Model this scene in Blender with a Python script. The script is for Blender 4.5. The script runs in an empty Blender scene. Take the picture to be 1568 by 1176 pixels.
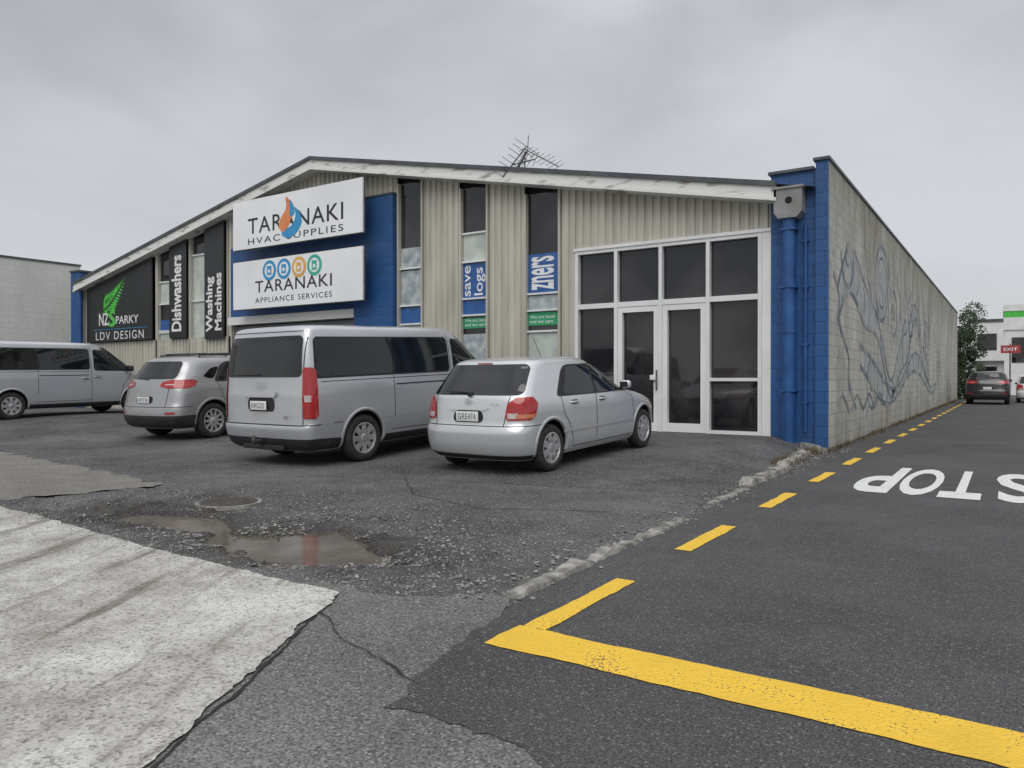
import bpy, bmesh, math, random
import numpy as np
from mathutils import Vector, Matrix
random.seed(7)
C=bpy.context; D=bpy.data
scene=C.scene
COL=scene.collection

# ---------------------------------------------------------------- materials
def nt(m):
    m.use_nodes=True
    return m.node_tree.nodes, m.node_tree.links
def pmat(name,c1,c2=None,scale=3.0,rough=0.6,metal=0.0,bump=0.0,bscale=None,coat=0.0,detail=6,spec=0.5,rvar=0.0,stretch=(1,1,1),lo=0.35,hi=0.68):
    m=D.materials.new(name); n,l=nt(m)
    b=n['Principled BSDF']
    if c2 is None: c2=tuple(x*0.88 for x in c1)
    g=n.new('ShaderNodeTexCoord'); mp=n.new('ShaderNodeMapping'); mp.inputs['Scale'].default_value=stretch
    l.new(g.outputs['Object'],mp.inputs['Vector'])
    t=n.new('ShaderNodeTexNoise'); t.inputs['Scale'].default_value=scale; t.inputs['Detail'].default_value=detail
    l.new(mp.outputs[0],t.inputs['Vector'])
    r=n.new('ShaderNodeValToRGB'); r.color_ramp.elements[0].position=lo; r.color_ramp.elements[1].position=hi
    r.color_ramp.elements[0].color=(*c2,1); r.color_ramp.elements[1].color=(*c1,1)
    l.new(t.outputs['Fac'],r.inputs[0]); l.new(r.outputs[0],b.inputs['Base Color'])
    b.inputs['Roughness'].default_value=rough; b.inputs['Metallic'].default_value=metal
    b.inputs['Coat Weight'].default_value=coat; b.inputs['Coat Roughness'].default_value=0.06
    b.inputs['Specular IOR Level'].default_value=spec
    if bump:
        t2=n.new('ShaderNodeTexNoise'); t2.inputs['Scale'].default_value=bscale or scale*8; t2.inputs['Detail'].default_value=4
        l.new(g.outputs['Object'],t2.inputs['Vector'])
        bp=n.new('ShaderNodeBump'); bp.inputs['Strength'].default_value=bump; bp.inputs['Distance'].default_value=0.01
        l.new(t2.outputs['Fac'],bp.inputs['Height']); l.new(bp.outputs[0],b.inputs['Normal'])
    return m

def asphalt(name,lo,hi,stone,stone_amt=0.06,rough=0.85,bump=0.6,wet=None,grain=110,tint=(1,1,1.0)):
    m=D.materials.new(name); n,l=nt(m); b=n['Principled BSDF']
    g=n.new('ShaderNodeNewGeometry')
    t=n.new('ShaderNodeTexNoise'); t.inputs['Scale'].default_value=0.55; t.inputs['Detail'].default_value=10; t.inputs['Roughness'].default_value=0.72
    l.new(g.outputs['Position'],t.inputs['Vector'])
    r=n.new('ShaderNodeValToRGB'); e=r.color_ramp.elements
    e[0].position=0.38; e[1].position=0.64
    e[0].color=(lo*tint[0],lo*tint[1],lo*tint[2],1); e[1].color=(hi*tint[0],hi*tint[1],hi*tint[2],1)
    l.new(t.outputs['Fac'],r.inputs[0])
    f=n.new('ShaderNodeTexNoise'); f.inputs['Scale'].default_value=grain; f.inputs['Detail'].default_value=3
    l.new(g.outputs['Position'],f.inputs['Vector'])
    fr=n.new('ShaderNodeMapRange'); fr.inputs[1].default_value=0.3; fr.inputs[2].default_value=0.7; fr.inputs[3].default_value=0.35; fr.inputs[4].default_value=1.7
    l.new(f.outputs['Fac'],fr.inputs[0])
    mm=n.new('ShaderNodeMix'); mm.data_type='RGBA'; mm.blend_type='MULTIPLY'; mm.inputs[0].default_value=1
    l.new(r.outputs[0],mm.inputs[6]); l.new(fr.outputs[0],mm.inputs[7])
    v=n.new('ShaderNodeTexVoronoi'); v.inputs['Scale'].default_value=grain*0.7
    l.new(g.outputs['Position'],v.inputs['Vector'])
    sep=n.new('ShaderNodeSeparateColor'); l.new(v.outputs['Color'],sep.inputs[0])
    th=n.new('ShaderNodeMapRange'); th.inputs[1].default_value=0.0; th.inputs[2].default_value=stone_amt*4; th.inputs[3].default_value=1.0; th.inputs[4].default_value=0.0
    l.new(sep.outputs[0],th.inputs[0])
    ds=n.new('ShaderNodeMath'); ds.operation='LESS_THAN'; ds.inputs[1].default_value=0.42
    l.new(v.outputs['Distance'],ds.inputs[0])
    mu=n.new('ShaderNodeMath'); mu.operation='MULTIPLY'; l.new(th.outputs[0],mu.inputs[0]); l.new(ds.outputs[0],mu.inputs[1])
    m2=n.new('ShaderNodeMix'); m2.data_type='RGBA'; l.new(mu.outputs[0],m2.inputs[0])
    l.new(mm.outputs[2],m2.inputs[6]); m2.inputs[7].default_value=(stone,stone,stone*0.95,1)
    out=m2.outputs[2]
    b.inputs['Roughness'].default_value=rough
    if wet:
        acc=None
        for (cx,cy,rx,ry) in wet:
            vs=n.new('ShaderNodeVectorMath'); vs.operation='SUBTRACT'; l.new(g.outputs['Position'],vs.inputs[0]); vs.inputs[1].default_value=(cx,cy,0)
            vm=n.new('ShaderNodeVectorMath'); vm.operation='MULTIPLY'; l.new(vs.outputs[0],vm.inputs[0]); vm.inputs[1].default_value=(1/rx,1/ry,0)
            ln=n.new('ShaderNodeVectorMath'); ln.operation='LENGTH'; l.new(vm.outputs[0],ln.inputs[0])
            if acc is None: acc=ln.outputs['Value']
            else:
                mn=n.new('ShaderNodeMath'); mn.operation='MINIMUM'; l.new(acc,mn.inputs[0]); l.new(ln.outputs['Value'],mn.inputs[1]); acc=mn.outputs[0]
        nn=n.new('ShaderNodeTexNoise'); nn.inputs['Scale'].default_value=2.5; nn.inputs['Detail'].default_value=6; l.new(g.outputs['Position'],nn.inputs['Vector'])
        ad=n.new('ShaderNodeMath'); ad.operation='ADD'; l.new(acc,ad.inputs[0]); l.new(nn.outputs['Fac'],ad.inputs[1])
        mr=n.new('ShaderNodeMapRange'); mr.inputs[1].default_value=1.2; mr.inputs[2].default_value=1.55; mr.inputs[3].default_value=0.0; mr.inputs[4].default_value=1.0
        l.new(ad.outputs[0],mr.inputs[0])
        m3=n.new('ShaderNodeMix'); m3.data_type='RGBA'; l.new(mr.outputs[0],m3.inputs[0])
        dk=n.new('ShaderNodeMix'); dk.data_type='RGBA'; dk.blend_type='MULTIPLY'; dk.inputs[0].default_value=1
        l.new(out,dk.inputs[6]); dk.inputs[7].default_value=(0.48,0.44,0.39,1)
        l.new(dk.outputs[2],m3.inputs[6]); l.new(out,m3.inputs[7]); out=m3.outputs[2]
        rr=n.new('ShaderNodeMapRange'); rr.inputs[3].default_value=0.55; rr.inputs[4].default_value=rough; l.new(mr.outputs[0],rr.inputs[0]); l.new(rr.outputs[0],b.inputs['Roughness'])
    l.new(out,b.inputs['Base Color'])
    bp=n.new('ShaderNodeBump'); bp.inputs['Strength'].default_value=bump; bp.inputs['Distance'].default_value=0.008
    l.new(v.outputs['Distance'],bp.inputs['Height']); l.new(bp.outputs[0],b.inputs['Normal'])
    b.inputs['Specular IOR Level'].default_value=0.35
    return m

def blockmat(name,c1,c2,mortar,axis='X',rough=0.8,stain=0.3,bump=0.5,stainc=(0.12,0.12,0.10),mural=False):
    m=D.materials.new(name); n,l=nt(m); b=n['Principled BSDF']
    g=n.new('ShaderNodeNewGeometry'); s=n.new('ShaderNodeSeparateXYZ'); l.new(g.outputs['Position'],s.inputs[0])
    c=n.new('ShaderNodeCombineXYZ'); l.new(s.outputs[0 if axis=='X' else 1],c.inputs[0]); l.new(s.outputs[2],c.inputs[1])
    br=n.new('ShaderNodeTexBrick'); l.new(c.outputs[0],br.inputs['Vector'])
    br.inputs['Scale'].default_value=1; br.inputs['Brick Width'].default_value=0.4; br.inputs['Row Height'].default_value=0.2
    br.inputs['Mortar Size'].default_value=0.008; br.inputs['Mortar Smooth'].default_value=0.4
    br.inputs['Color1'].default_value=(*c1,1); br.inputs['Color2'].default_value=(*c2,1); br.inputs['Mortar'].default_value=(*mortar,1)
    base=br.outputs['Color']
    if mural:
        # faded grey-blue figures of the mural, brushed over the block
        q=n.new('ShaderNodeTexNoise'); q.inputs['Scale'].default_value=0.42; q.inputs['Detail'].default_value=3; q.inputs['Distortion'].default_value=1.6; l.new(c.outputs[0],q.inputs['Vector'])
        zc=n.new('ShaderNodeMapRange'); zc.inputs[1].default_value=4.6; zc.inputs[2].default_value=3.6; zc.inputs[3].default_value=0; zc.inputs[4].default_value=1; l.new(s.outputs[2],zc.inputs[0])
        for a,b_,col,amt in ((0.50,0.53,(0.30,0.33,0.35),0.42),(0.60,0.62,(0.22,0.26,0.29),0.4),(0.33,0.30,(0.36,0.33,0.28),0.45)):
            mr=n.new('ShaderNodeMapRange'); mr.inputs[1].default_value=a; mr.inputs[2].default_value=b_; mr.inputs[3].default_value=0; mr.inputs[4].default_value=amt; l.new(q.outputs['Fac'],mr.inputs[0])
            f2=n.new('ShaderNodeTexNoise'); f2.inputs['Scale'].default_value=3.5; f2.inputs['Detail'].default_value=8; l.new(g.outputs['Position'],f2.inputs['Vector'])
            fr=n.new('ShaderNodeMapRange'); fr.inputs[1].default_value=.38; fr.inputs[2].default_value=.58; l.new(f2.outputs['Fac'],fr.inputs[0])
            m1=n.new('ShaderNodeMath'); m1.operation='MULTIPLY'; l.new(mr.outputs[0],m1.inputs[0]); l.new(fr.outputs[0],m1.inputs[1])
            m2=n.new('ShaderNodeMath'); m2.operation='MULTIPLY'; l.new(m1.outputs[0],m2.inputs[0]); l.new(zc.outputs[0],m2.inputs[1])
            x=n.new('ShaderNodeMix'); x.data_type='RGBA'; l.new(m2.outputs[0],x.inputs[0]); l.new(base,x.inputs[6]); x.inputs[7].default_value=(*col,1); base=x.outputs[2]
    mp=n.new('ShaderNodeMapping'); mp.inputs['Scale'].default_value=(1.0,1.0,0.3); l.new(g.outputs['Position'],mp.inputs[0])
    t=n.new('ShaderNodeTexNoise'); t.inputs['Scale'].default_value=1.3; t.inputs['Detail'].default_value=9; t.inputs['Roughness'].default_value=0.7; l.new(mp.outputs[0],t.inputs['Vector'])
    r=n.new('ShaderNodeMapRange'); r.inputs[1].default_value=0.43; r.inputs[2].default_value=0.70; r.inputs[3].default_value=0; r.inputs[4].default_value=stain; l.new(t.outputs['Fac'],r.inputs[0])
    zr=n.new('ShaderNodeMapRange'); zr.inputs[1].default_value=0.0; zr.inputs[2].default_value=0.9; zr.inputs[3].default_value=stain*0.9; zr.inputs[4].default_value=0; l.new(s.outputs[2],zr.inputs[0])
    zt=n.new('ShaderNodeMapRange'); zt.inputs[1].default_value=3.4; zt.inputs[2].default_value=5.1; zt.inputs[3].default_value=0; zt.inputs[4].default_value=stain*1.5; l.new(s.outputs[2],zt.inputs[0])
    a=n.new('ShaderNodeMath'); a.operation='ADD'; l.new(zr.outputs[0],a.inputs[0]); l.new(zt.outputs[0],a.inputs[1])
    tm=n.new('ShaderNodeMath'); tm.operation='MULTIPLY'; l.new(a.outputs[0],tm.inputs[0]); l.new(t.outputs['Fac'],tm.inputs[1])
    a2=n.new('ShaderNodeMath'); a2.operation='ADD'; a2.use_clamp=True; l.new(tm.outputs[0],a2.inputs[0]); l.new(r.outputs[0],a2.inputs[1])
    mx=n.new('ShaderNodeMix'); mx.data_type='RGBA'; l.new(a2.outputs[0],mx.inputs[0]); l.new(base,mx.inputs[6]); mx.inputs[7].default_value=(*stainc,1)
    l.new(mx.outputs[2],b.inputs['Base Color']); b.inputs['Roughness'].default_value=rough
    f=n.new('ShaderNodeTexNoise'); f.inputs['Scale'].default_value=60; l.new(g.outputs['Position'],f.inputs['Vector'])
    hm=n.new('ShaderNodeMath'); hm.operation='MULTIPLY_ADD'; l.new(br.outputs['Fac'],hm.inputs[0]); hm.inputs[1].default_value=-1.0; l.new(f.outputs['Fac'],hm.inputs[2])
    bp=n.new('ShaderNodeBump'); bp.inputs['Strength'].default_value=bump; bp.inputs['Distance'].default_value=0.008; l.new(hm.outputs[0],bp.inputs['Height']); l.new(bp.outputs[0],b.inputs['Normal'])
    return m

M={}
M['lot']=asphalt('asphalt_lot',0.050,0.125,0.33,0.08,rough=0.85,bump=0.9,wet=[(-4.5,3.78,1.3,0.8),(-6.4,3.9,1.5,0.6)],grain=75)
M['road']=asphalt('asphalt_road',0.057,0.086,0.20,0.07,rough=0.85,bump=0.6,grain=105)
M['old']=asphalt('asphalt_old',0.105,0.18,0.32,0.07,rough=0.85,bump=0.6,grain=95,tint=(1.02,1,0.95))
M['brown']=asphalt('asphalt_patch',0.14,0.21,0.25,0.03,rough=0.85,bump=0.3,grain=90,tint=(1.06,1,0.9))
M['blue']=blockmat('blue_block',(0.020,0.098,0.29),(0.017,0.085,0.26),(0.009,0.052,0.17),'X',rough=0.5,stain=0.35,stainc=(0.025,0.055,0.10))
M['wall']=blockmat('side_block',(0.58,0.57,0.52),(0.51,0.50,0.45),(0.33,0.32,0.29),'Y',rough=0.85,stain=0.75,stainc=(0.25,0.235,0.19),mural=True)
M['nbwall']=blockmat('neighbour_block',(0.68,0.68,0.65),(0.64,0.64,0.61),(0.56,0.56,0.54),'Y',rough=0.8,stain=0.2,stainc=(0.4,0.4,0.37))
M['clad']=pmat('cream_cladding',(0.57,0.55,0.475),(0.41,0.395,0.335),scale=1.3,rough=0.55,stretch=(2.5,1,0.35),detail=9)
M['white']=pmat('white_paint',(0.80,0.80,0.79),(0.70,0.70,0.68),scale=1.5,rough=0.45)
M['fascia']=pmat('weathered_fascia',(0.72,0.72,0.69),(0.33,0.31,0.26),scale=3.2,rough=0.6,stretch=(0.6,1,2.5),detail=12,lo=0.33,hi=0.46)
M['frame']=pmat('aluminium_frame',(0.76,0.77,0.77),(0.68,0.69,0.69),scale=2,rough=0.4)
M['cap']=pmat('metal_capping',(0.11,0.12,0.125),(0.07,0.075,0.08),scale=3,rough=0.5,metal=0.3)
M['roof']=pmat('roof_iron',(0.22,0.23,0.23),(0.14,0.14,0.14),scale=1,rough=0.5,metal=0.4)
M['glass']=pmat('dark_glass',(0.038,0.034,0.036),(0.012,0.012,0.014),scale=0.7,rough=0.035,spec=0.65,lo=.42,hi=.62)
M['cglass']=pmat('car_glass',(0.014,0.016,0.017),(0.008,0.009,0.010),scale=1.5,rough=0.03,spec=0.65)
M['blind']=pmat('window_blind',(0.58,0.63,0.56),(0.42,0.46,0.42),scale=3,rough=0.6)
M['paper']=pmat('window_paper',(0.52,0.55,0.54),(0.24,0.30,0.33),scale=5,rough=0.5)
M['poster']=pmat('blue_poster',(0.03,0.12,0.36),(0.025,0.09,0.27),scale=4,rough=0.35)
M['green']=pmat('green_sign_vinyl',(0.03,0.34,0.15),(0.025,0.28,0.12),scale=4,rough=0.35)
M['black']=pmat('black_sign_vinyl',(0.022,0.024,0.026),(0.016,0.017,0.018),scale=2,rough=0.4)
M['signw']=pmat('white_sign_face',(0.84,0.85,0.86),(0.77,0.78,0.79),scale=0.8,rough=0.35)
M['ink']=pmat('dark_ink',(0.025,0.026,0.03),(0.02,0.02,0.022),rough=0.4)
M['inkw']=pmat('white_ink',(0.80,0.80,0.80),(0.72,0.72,0.72),rough=0.4)
M['orange']=pmat('orange_ink',(0.75,0.28,0.10),(0.65,0.20,0.06),rough=0.4)
M['amberi']=pmat('ochre_ink',(0.75,0.42,0.10),(0.68,0.36,0.08),rough=0.4)
M['cyan']=pmat('cyan_ink',(0.04,0.32,0.60),(0.03,0.26,0.52),rough=0.4)
M['teal']=pmat('green_ink',(0.05,0.45,0.32),(0.04,0.38,0.28),rough=0.4)
M['lime']=pmat('fern_green_ink',(0.10,0.62,0.08),(0.07,0.5,0.06),rough=0.4)
M['bluepaint']=pmat('blue_pipe_paint',(0.022,0.105,0.31),(0.015,0.065,0.21),scale=4,rough=0.4)
M['grey']=pmat('grey_metal',(0.30,0.30,0.29),(0.20,0.20,0.19),rough=0.5,metal=0.2)
M['steel']=pmat('galvanised',(0.20,0.20,0.20),(0.10,0.09,0.08),scale=10,rough=0.5,metal=0.5)
M['roller']=pmat('roller_door',(0.20,0.21,0.22),(0.16,0.17,0.18),rough=0.5)
M['silver']=pmat('silver_paint',(0.68,0.69,0.70),(0.64,0.65,0.66),scale=1.2,rough=0.30,metal=0.5,coat=0.7)
M['silver2']=pmat('van_silver_paint',(0.60,0.61,0.63),(0.56,0.57,0.59),scale=1.2,rough=0.30,metal=0.5,coat=0.7)
M['suvp']=pmat('grey_silver_paint',(0.42,0.42,0.425),(0.38,0.38,0.385),scale=1.2,rough=0.32,metal=0.55,coat=0.7)
M['blackp']=pmat('black_car_paint',(0.012,0.012,0.014),(0.008,0.008,0.01),rough=0.2,coat=0.8)
M['whitep']=pmat('white_car_paint',(0.7,0.7,0.7),(0.65,0.65,0.65),rough=0.3,coat=0.5)
M['trim']=pmat('black_trim',(0.028,0.029,0.030),(0.018,0.018,0.019),scale=6,rough=0.6)
M['under']=pmat('wheel_well',(0.012,0.012,0.012),(0.008,0.008,0.008),rough=0.9)
M['gap']=pmat('panel_gap',(0.02,0.02,0.02),(0.015,0.015,0.015),rough=0.8)
M['tyre']=pmat('tyre_rubber',(0.034,0.033,0.031),(0.02,0.02,0.02),scale=12,rough=0.8,bump=0.2)
M['rim']=pmat('rim_silver',(0.58,0.58,0.59),(0.40,0.40,0.40),rough=0.35,metal=0.5,scale=9)
M['red']=pmat('red_lens',(0.45,0.012,0.015),(0.28,0.008,0.008),scale=25,rough=0.12,coat=0.8)
M['clear']=pmat('clear_lens',(0.60,0.52,0.50),(0.46,0.36,0.35),scale=25,rough=0.12,coat=0.8)
M['amber']=pmat('amber_lens',(0.6,0.2,0.10),(0.5,0.15,0.06),scale=25,rough=0.12,coat=0.8)
M['plate']=pmat('number_plate',(0.76,0.77,0.76),(0.70,0.71,0.70),rough=0.4)
M['concrete']=pmat('kerb_concrete',(0.40,0.385,0.35),(0.11,0.105,0.09),scale=9,rough=0.9,bump=0.9,bscale=50,detail=9)
M['iron']=pmat('cast_iron',(0.09,0.075,0.06),(0.05,0.045,0.04),scale=12,rough=0.7,bump=0.5)
M['leaf']=pmat('foliage',(0.055,0.09,0.035),(0.022,0.04,0.016),scale=1.6,rough=0.7)
M['weed']=pmat('weed_and_litter',(0.15,0.13,0.06),(0.10,0.06,0.035),scale=6,rough=0.9)
M['stone']=pmat('loose_stone',(0.36,0.35,0.33),(0.09,0.09,0.088),scale=9,rough=0.9)
M['mural']=pmat('mural_line_paint',(0.13,0.17,0.21),(0.40,0.39,0.36),scale=1.8,rough=0.85,detail=10,lo=.38,hi=.56)
M['mural2']=pmat('mural_wash_paint',(0.34,0.37,0.39),(0.47,0.46,0.42),scale=2.0,rough=0.85,detail=10,lo=.4,hi=.58)
def waterm():
    m=D.materials.new('muddy_water'); n,l=nt(m); b=n['Principled BSDF']
    g=n.new('ShaderNodeNewGeometry'); t=n.new('ShaderNodeTexNoise'); t.inputs['Scale'].default_value=3; t.inputs['Detail'].default_value=6; l.new(g.outputs['Position'],t.inputs['Vector'])
    r=n.new('ShaderNodeValToRGB'); e=r.color_ramp.elements; e[0].position=.35; e[1].position=.7; e[0].color=(0.085,0.07,0.052,1); e[1].color=(0.16,0.14,0.11,1); l.new(t.outputs['Fac'],r.inputs[0]); l.new(r.outputs[0],b.inputs['Base Color'])
    b.inputs['Roughness'].default_value=0.13; b.inputs['Specular IOR Level'].default_value=0.35
    t=n.new('ShaderNodeTexNoise'); t.inputs['Scale'].default_value=9; l.new(g.outputs['Position'],t.inputs['Vector'])
    bp=n.new('ShaderNodeBump'); bp.inputs['Strength'].default_value=0.12; bp.inputs['Distance'].default_value=0.01; l.new(t.outputs['Fac'],bp.inputs['Height']); l.new(bp.outputs[0],b.inputs['Normal'])
    return m
M['water']=waterm()
def linemat(name,col,wear,asph=(0.07,0.07,0.068)):
    m=D.materials.new(name); n,l=nt(m); b=n['Principled BSDF']; g=n.new('ShaderNodeNewGeometry')
    t=n.new('ShaderNodeTexNoise'); t.inputs['Scale'].default_value=80; t.inputs['Detail'].default_value=3; l.new(g.outputs['Position'],t.inputs['Vector'])
    t2=n.new('ShaderNodeTexNoise'); t2.inputs['Scale'].default_value=3; t2.inputs['Detail'].default_value=8; l.new(g.outputs['Position'],t2.inputs['Vector'])
    a=n.new('ShaderNodeMath'); a.operation='MULTIPLY_ADD'; l.new(t2.outputs['Fac'],a.inputs[0]); a.inputs[1].default_value=0.5; l.new(t.outputs['Fac'],a.inputs[2])
    r=n.new('ShaderNodeMapRange'); r.inputs[1].default_value=wear; r.inputs[2].default_value=wear+0.07; l.new(a.outputs[0],r.inputs[0])
    mx=n.new('ShaderNodeMix'); mx.data_type='RGBA'; l.new(r.outputs[0],mx.inputs[0]); mx.inputs[6].default_value=(*col,1); mx.inputs[7].default_value=(*asph,1)
    mx2=n.new('ShaderNodeMix'); mx2.data_type='RGBA'; mx2.blend_type='MULTIPLY'; mx2.inputs[0].default_value=0.35; l.new(mx.outputs[2],mx2.inputs[6]); 
    l.new(t2.outputs['Fac'],mx2.inputs[7])
    l.new(mx2.outputs[2],b.inputs['Base Color']); b.inputs['Roughness'].default_value=0.65
    v=n.new('ShaderNodeTexVoronoi'); v.inputs['Scale'].default_value=70; l.new(g.outputs['Position'],v.inputs['Vector'])
    bp=n.new('ShaderNodeBump'); bp.inputs['Strength'].default_value=0.7; bp.inputs['Distance'].default_value=0.006; l.new(v.outputs['Distance'],bp.inputs['Height']); l.new(bp.outputs[0],b.inputs['Normal'])
    return m
M['yellow']=linemat('yellow_road_paint',(1.0,0.63,0.05),0.87)
M['roadwhite']=linemat('white_road_paint',(0.88,0.88,0.86),0.86)
def slabmat():
    m=D.materials.new('worn_concrete'); n,l=nt(m); b=n['Principled BSDF']; g=n.new('ShaderNodeNewGeometry')
    t=n.new('ShaderNodeTexNoise'); t.inputs['Scale'].default_value=1.3; t.inputs['Detail'].default_value=10; t.inputs['Roughness'].default_value=0.75; l.new(g.outputs['Position'],t.inputs['Vector'])
    r=n.new('ShaderNodeValToRGB'); e=r.color_ramp.elements; e[0].position=0.37; e[1].position=0.6; e[0].color=(0.31,0.295,0.26,1); e[1].color=(0.62,0.61,0.57,1)
    l.new(t.outputs['Fac'],r.inputs[0])
    cur=r.outputs[0]
    for (rot,sx,sy,lo,hi,amt,off) in ((30,0.34,3.0,0.55,0.66,0.85,0),(36,0.10,2.2,0.57,0.68,0.4,7.3),(24,0.55,2.2,0.58,0.64,0.85,13.1)):
        mp=n.new('ShaderNodeMapping'); mp.vector_type='TEXTURE'; mp.inputs['Location'].default_value=(off,off*.3,0); mp.inputs['Rotation'].default_value=(0,0,math.radians(rot)); mp.inputs['Scale'].default_value=(sx,sy,1)
        l.new(g.outputs['Position'],mp.inputs[0])
        s=n.new('ShaderNodeTexNoise'); s.inputs['Scale'].default_value=1.0; s.inputs['Detail'].default_value=9; s.inputs['Roughness'].default_value=0.68; l.new(mp.outputs[0],s.inputs['Vector'])
        sr=n.new('ShaderNodeMapRange'); sr.inputs[1].default_value=lo; sr.inputs[2].default_value=hi; sr.inputs[3].default_value=0; sr.inputs[4].default_value=amt; l.new(s.outputs['Fac'],sr.inputs[0])
        m1=n.new('ShaderNodeMix'); m1.data_type='RGBA'; l.new(sr.outputs[0],m1.inputs[0]); l.new(cur,m1.inputs[6]); m1.inputs[7].default_value=(0.15,0.135,0.11,1); cur=m1.outputs[2]
    v=n.new('ShaderNodeTexVoronoi'); v.inputs['Scale'].default_value=80; l.new(g.outputs['Position'],v.inputs['Vector'])
    sp=n.new('ShaderNodeSeparateColor'); l.new(v.outputs['Color'],sp.inputs[0])
    th=n.new('ShaderNodeMapRange'); th.inputs[1].default_value=0.0; th.inputs[2].default_value=0.4; th.inputs[3].default_value=0.35; th.inputs[4].default_value=1; l.new(sp.outputs[0],th.inputs[0])
    m2=n.new('ShaderNodeMix'); m2.data_type='RGBA'; m2.blend_type='MULTIPLY'; m2.inputs[0].default_value=0.8; l.new(cur,m2.inputs[6]); l.new(th.outputs[0],m2.inputs[7])
    l.new(m2.outputs[2],b.inputs['Base Color']); b.inputs['Roughness'].default_value=0.85
    bp=n.new('ShaderNodeBump'); bp.inputs['Strength'].default_value=0.6; bp.inputs['Distance'].default_value=0.008; l.new(v.outputs['Distance'],bp.inputs['Height']); l.new(bp.outputs[0],b.inputs['Normal'])
    return m
M['slab']=slabmat()

# ---------------------------------------------------------------- helpers
def empty(name,loc=(0,0,0)):
    e=D.objects.new(name,None); e.empty_display_size=0.3; e.location=loc; COL.objects.link(e); return e
def mk(name,verts,faces,mat,parent=None,smooth=False,sharp=None):
    me=D.meshes.new(name); me.from_pydata([tuple(v) for v in verts],[],faces); me.update()
    if mat is not None: me.materials.append(mat)
    o=D.objects.new(name,me); COL.objects.link(o)
    if parent: o.parent=parent
    if smooth:
        me.polygons.foreach_set('use_smooth',[True]*len(me.polygons))
        if sharp: me.set_sharp_from_angle(angle=math.radians(sharp))
    return o
def box(name,x0,x1,y0,y1,z0,z1,mat,parent=None,bevel=0.0):
    v=[(x,y,z) for z in (z0,z1) for y in (y0,y1) for x in (x0,x1)]
    f=[(0,2,3,1),(4,5,7,6),(0,1,5,4),(2,6,7,3),(0,4,6,2),(1,3,7,5)]
    o=mk(name,v,f,mat,parent)
    if bevel>0:
        b=o.modifiers.new('bev','BEVEL'); b.width=bevel; b.segments=3
        o.data.polygons.foreach_set('use_smooth',[True]*6)
    return o
def cyl(name,p0,p1,r,mat,parent=None,seg=12,r2=None):
    p0=Vector(p0); p1=Vector(p1); d=(p1-p0); L=d.length; q=d.to_track_quat('Z','Y'); r2=r if r2 is None else r2
    v=[];f=[]
    for k,(rr,z) in enumerate(((r,0),(r2,L))):
        for i in range(seg):
            a=2*math.pi*i/seg; v.append(p0+q@Vector((rr*math.cos(a),rr*math.sin(a),z)))
    for i in range(seg):
        j=(i+1)%seg; f.append((i,j,seg+j,seg+i))
    f.append(tuple(range(seg))[::-1]); f.append(tuple(range(seg,2*seg)))
    return mk(name,v,f,mat,parent,True,40)
def prism_xz(name,pts,y0,y1,mat,parent=None):
    n=len(pts); v=[(x,y0,z) for x,z in pts]+[(x,y1,z) for x,z in pts]
    f=[tuple(range(n)),tuple(range(n,2*n))[::-1]]+[(i,n+i,n+(i+1)%n,(i+1)%n) for i in range(n)]
    return mk(name,v,f,mat,parent)
def prism_yz(name,pts,x0,x1,mat,parent=None):
    n=len(pts); v=[(x0,y,z) for y,z in pts]+[(x1,y,z) for y,z in pts]
    f=[tuple(range(n))[::-1],tuple(range(n,2*n))]+[(i,(i+1)%n,n+(i+1)%n,n+i) for i in range(n)]
    return mk(name,v,f,mat,parent)
def text(name,s,origin,u,v,w,h,mat,parent=None,bold=0.0,lsp=1.0):
    cu=D.curves.new('t','FONT'); cu.body=s; cu.offset=bold; cu.space_character=lsp; cu.resolution_u=4
    o=D.objects.new('t',cu); COL.objects.link(o); C.view_layer.update()
    me=D.meshes.new_from_object(o.evaluated_get(C.evaluated_depsgraph_get())); D.objects.remove(o)
    co=np.empty(len(me.vertices)*3); me.vertices.foreach_get('co',co); co=co.reshape(-1,3)
    mn=co.min(0); mx=co.max(0); O=Vector(origin);u=Vector(u);v=Vector(v)
    sx=w/(mx[0]-mn[0]); sy=h/(mx[1]-mn[1])
    for i,p in enumerate(co):
        me.vertices[i].co=O+u*((p[0]-mn[0])*sx)+v*((p[1]-mn[1])*sy)
    me.materials.clear(); me.materials.append(mat); me.update()
    ob=D.objects.new(name,me); COL.objects.link(ob)
    if parent: ob.parent=parent
    return ob
def disc_xz(name,cx,y,cz,r,mat,parent=None,seg=32,rx=None):
    rx=rx or r
    return mk(name,[(cx+rx*math.cos(2*math.pi*i/seg),y,cz+r*math.sin(2*math.pi*i/seg)) for i in range(seg)],[tuple(range(seg))],mat,parent)
def smooth(t): t=max(0,min(1,t)); return t*t*(3-2*t)
from mathutils import noise as mn_
def nz(x,y,s=1.0,z=0.0): return mn_.noise(Vector((x*s,y*s,z)))

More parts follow.
